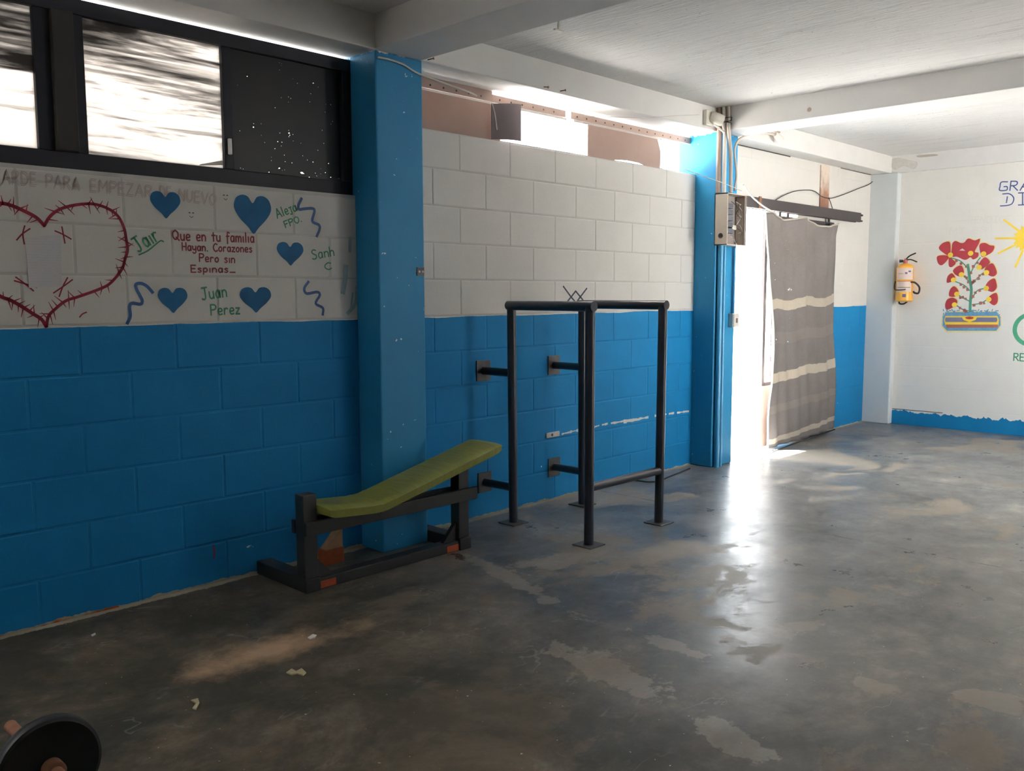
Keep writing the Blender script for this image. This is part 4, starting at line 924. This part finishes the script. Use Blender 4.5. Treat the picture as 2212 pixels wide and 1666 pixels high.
q = [(6.99, 2.072),(7.132, 2.136),(7.337, 2.187),(7.571, 2.214),(7.706, 2.212),(7.846, 2.178),(8.017, 2.174),(8.259, 2.222),(8.613, 2.31),(8.879, 2.377),(9.029, 2.453)]; cable([(x, -.016, max(z, 2.086)) for x, z in q], .0038, 'cable_dark', 'dark wire looping over the doorway wall to the far column')
q = [(7.979, 2.175),(8.031, 2.12),(8.063, 2.076)]; cable([(x, -.02, z) for x, z in q], .004, 'cable_dark', 'short cut wire end hanging above the door rail')
q = [(5.775, 2.421),(5.773, 2.306),(5.789, 2.219)]; cable([(x, -.186, z) for x, z in q], .003, 'cable_dark', 'short dark wire down the left edge of the second pillar')

# small fixings
def nail(p, d, label): return tag(MB().lathe(p, d, [(0, .003), (.03, .003), (.031, .007), (.034, .007)], 8).build('nail', M['rust'], None, True), label, 'nail')
(na, nb, nc) = [(3.91, 2.491),(4.051, 2.482),(3.035, 2.438)]
nail((na[0], -.18, max(na[1], 2.49)), (0, -1, -.2), 'rusty nail in the long beam, left of the pair above the bright opening')
nail((nb[0], -.18, max(nb[1], 2.49)), (.5, -1, .1), 'bent nail in the long beam, right of the pair above the bright opening')
nail((nc[0], -.18, 2.485), (.6, -1, .2), 'rusty nail in the long beam right beside the first pillar')
(hx, hy) = [(3.385, -0.755)][0]
hk = thing('ceiling_hook', 'small white hook under the ceiling slab', 'hook', None, (hx, hy, 2.64))
attach(MB().tube([(hx, hy, 2.64), (hx - .004, hy, 2.605), (hx - .006, hy, 2.588)], [.008, .008, .005], 10).build('shank', M['white_plastic'], None, True), hk)
attach(MB().box(hx - .035, hx + .03, hy - .008, hy + .008, 2.580, 2.587, .002).build('hook_bar', M['white_plastic']), hk)
(px_, pz_) = [(2.978, 1.422)][0]
an = thing('anchor_plate', 'small rusty grey anchor plate on the edge of the first blue pillar', 'plate', None, (px_, -.18, pz_))
attach(MB().box(2.945, 2.992, -.184, -.18, pz_ - .022, pz_ + .022, .001).build('plate', M['steel_plate']), an)
attach(MB().lathe((2.957, -.184, pz_), (0, -1, 0), [(0, .006), (.004, .006)], 6).build('bolt', M['bolt']), an)
attach(MB().lathe((2.980, -.184, pz_), (0, -1, 0), [(0, .006), (.004, .006)], 6).build('bolt', M['bolt']), an)

# ------------------------------------------------------------------ fire extinguisher on the far wall
(ey, ezt), (_, ezb) = [(-0.372, 1.593),(-0.383, 1.221)]
fe = thing('fire_extinguisher', 'orange-yellow fire extinguisher with pale labels hung on the far wall', 'fire extinguisher', None, (8.94, ey, ezb))
ex = 8.94; er = .078
def fp(mb, n, m, sm=True): return attach(mb.build(n, M[m], None, sm), fe)
H_ = ezt - ezb
fp(MB().lathe((ex, ey, ezb), (0, 0, 1), [(0, er * .8), (.012, er), (H_ - .045, er), (H_ - .018, er * .82), (H_, er * .35)], 32), 'cylinder', 'ext')
def band(z0, z1, a0, a1, m, n, lift):
    vs_, fs_ = [], []
    for k in range(15):
        a_ = math.radians(a0 + (a1 - a0) * k / 14); r_ = er + lift
        vs_ += [(ex + r_ * math.cos(a_), ey + r_ * math.sin(a_), z0), (ex + r_ * math.cos(a_), ey + r_ * math.sin(a_), z1)]
    return fp(MB().add(vs_, [(2 * k, 2 * k + 2, 2 * k + 3, 2 * k + 1) for k in range(14)]), n, m)
band(ezb + .215, ezb + .325, 138, 262, 'ext_label', 'upper_label', .0008)
band(ezb + .095, ezb + .195, 138, 250, 'ext_label', 'lower_label', .0008)
band(ezb + .197, ezb + .203, 138, 262, 'ext_red', 'red_line', .001)
band(ezb + .045, ezb + .075, 188, 212, 'ink', 'triangle_mark', .001)
band(ezb + .268, ezb + .285, 200, 216, 'ink', 'print_mark', .0014); band(ezb + .285, ezb + .30, 222, 240, 'ink', 'print_mark', .0014)
band(ezb + .268, ezb + .276, 150, 190, 'conduit', 'print_line', .0014); band(ezb + .135, ezb + .142, 150, 240, 'conduit_brown', 'print_line', .0014)
fp(MB().lathe((ex, ey, ezb + H_), (0, 0, 1), [(0, .02), (.03, .02), (.032, .012), (.045, .012)], 16), 'valve', 'ext_red')
fp(MB().lathe((ex - .02, ey + .015, ezb + H_ + .022), (-.4, 1, 0), [(0, .012), (.035, .014)], 14), 'gauge', 'black')
fp(MB().tube(smooth_line([Vector(p) for p in ((ex, ey, ezb + H_ + .035), (ex - .01, ey - .04, ezb + H_ + .07), (ex - .02, ey - .10, ezb + H_ + .095))]), .007, 8), 'top_lever', 'black')
fp(MB().tube(smooth_line([Vector(p) for p in ((ex, ey, ezb + H_ + .03), (ex - .01, ey - .05, ezb + H_ + .035), (ex - .02, ey - .115, ezb + H_ + .01))]), .006, 8), 'carry_handle', 'black')
fp(MB().tube(smooth_line([Vector(p) for p in ((ex - .03, ey - .06, ezb + .19), (ex - .03, ey - .105, ezb + .185), (ex - .03, ey - .15, ezb + .14), (ex - .03, ey - .145, ezb + .085), (ex - .03, ey - .11, ezb + .085), (ex - .03, ey - .095, ezb + .10))]), .009, 8), 'hose', 'black')
fp(MB().tube(smooth_line([Vector(p) for p in ((ex - .02, ey + .082, ezb + .2), (ex - .03, ey + .088, ezb + .15), (ex - .075, ey + .06, ezb + .118), (ex - .088, ey, ezb + .115), (ex - .075, ey - .04, ezb + .12))]), .005, 8), 'wire_loop', 'cable_dark')
fp(MB().tube(smooth_line([Vector(p) for p in ((ex, ey + .045, ezb + .01), (ex - .03, ey + .03, ezb - .018), (ex - .03, ey - .01, ezb - .02), (ex - .02, ey - .045, ezb + .008))]), .008, 8), 'foot_bracket', 'black')
fp(MB().box(ex + er - .004, XF - .002, ey - .02, ey + .02, ezb + .25, ezb + .33), 'wall_bracket', 'black', False)

# ------------------------------------------------------------------ litter on the floor
def flake(pts, z, m, name, label, cat):
    n = len(pts); V = [(x, y, .0005) for x, y in pts] + [(x, y, z + .002 * (i % 2)) for i, (x, y) in enumerate(pts)]
    tr = tessellate_polygon([[Vector((x, y, 0)) for x, y in pts]])
    return tag(MB().add(V, [tuple(t) for t in tr] + [tuple(i + n for i in t) for t in tr] + [(i, (i + 1) % n, (i + 1) % n + n, i + n) for i in range(n)]).build(name, M[m]), label, cat)
flake([(1.582, -1.085),(1.61, -1.075),(1.612, -1.1),(1.636, -1.098),(1.63, -1.135),(1.61, -1.147),(1.604, -1.119),(1.585, -1.115)], .004, 'leaf', 'dry_leaf', 'pale dry leaf lying on the stained floor in front of the bench', 'leaf')
flake([(1.811, -0.866),(1.84, -0.856),(1.848, -0.87),(1.827, -0.889),(1.81, -0.884)], .004, 'chip', 'paint_flake', 'white paint flake on the floor just in front of the bench foot', 'flake')
flake([(1.247, -0.237),(1.264, -0.234),(1.261, -0.245),(1.244, -0.254)], .003, 'chip', 'paint_flake', 'small white paint flake on the dark floor near the left wall', 'flake')
flake([(1.253, -1.048),(1.274, -1.056),(1.265, -1.084),(1.235, -1.122),(1.231, -1.105),(1.255, -1.083)], .004, 'leaf', 'dry_leaf', 'small curled dry leaf on the dark floor beside the dust heap', 'leaf')

# ------------------------------------------------------------------ small marks on the structure
MB().box(6.30, 7.25, -.004, .0, 2.467, 2.4745).build('crack', M['cable_dark'], wr)
MB().box(8.25, 8.93, -.004, .0, 2.469, 2.4745).build('crack', M['cable_dark'], wr)
pit = [(-0.877, 2.532)][0]
b2 = bpy.data.objects['ceiling_beam.001']
MB().lathe((5.7905, pit[0], pit[1]), (-1, 0, 0), [(0, .016), (.0015, .013)], 12).build('form_tie_hole', M['conduit_brown'], b2)
fbm = bpy.data.objects['ceiling_beam.003']
for q in ([(-0.159, 2.591),(-0.225, 2.62),(-0.336, 2.59),(-0.425, 2.555),(-0.397, 2.496),(-0.295, 2.533),(-0.207, 2.506)], [(-0.422, 2.621),(-0.572, 2.618),(-0.606, 2.601),(-0.445, 2.601)]):
    mb = MB(); blob(mb, 'F', q, .036); mb.build('peeled_patch', M['conduit'] if len(q) < 5 else M['plaster'], fbm)
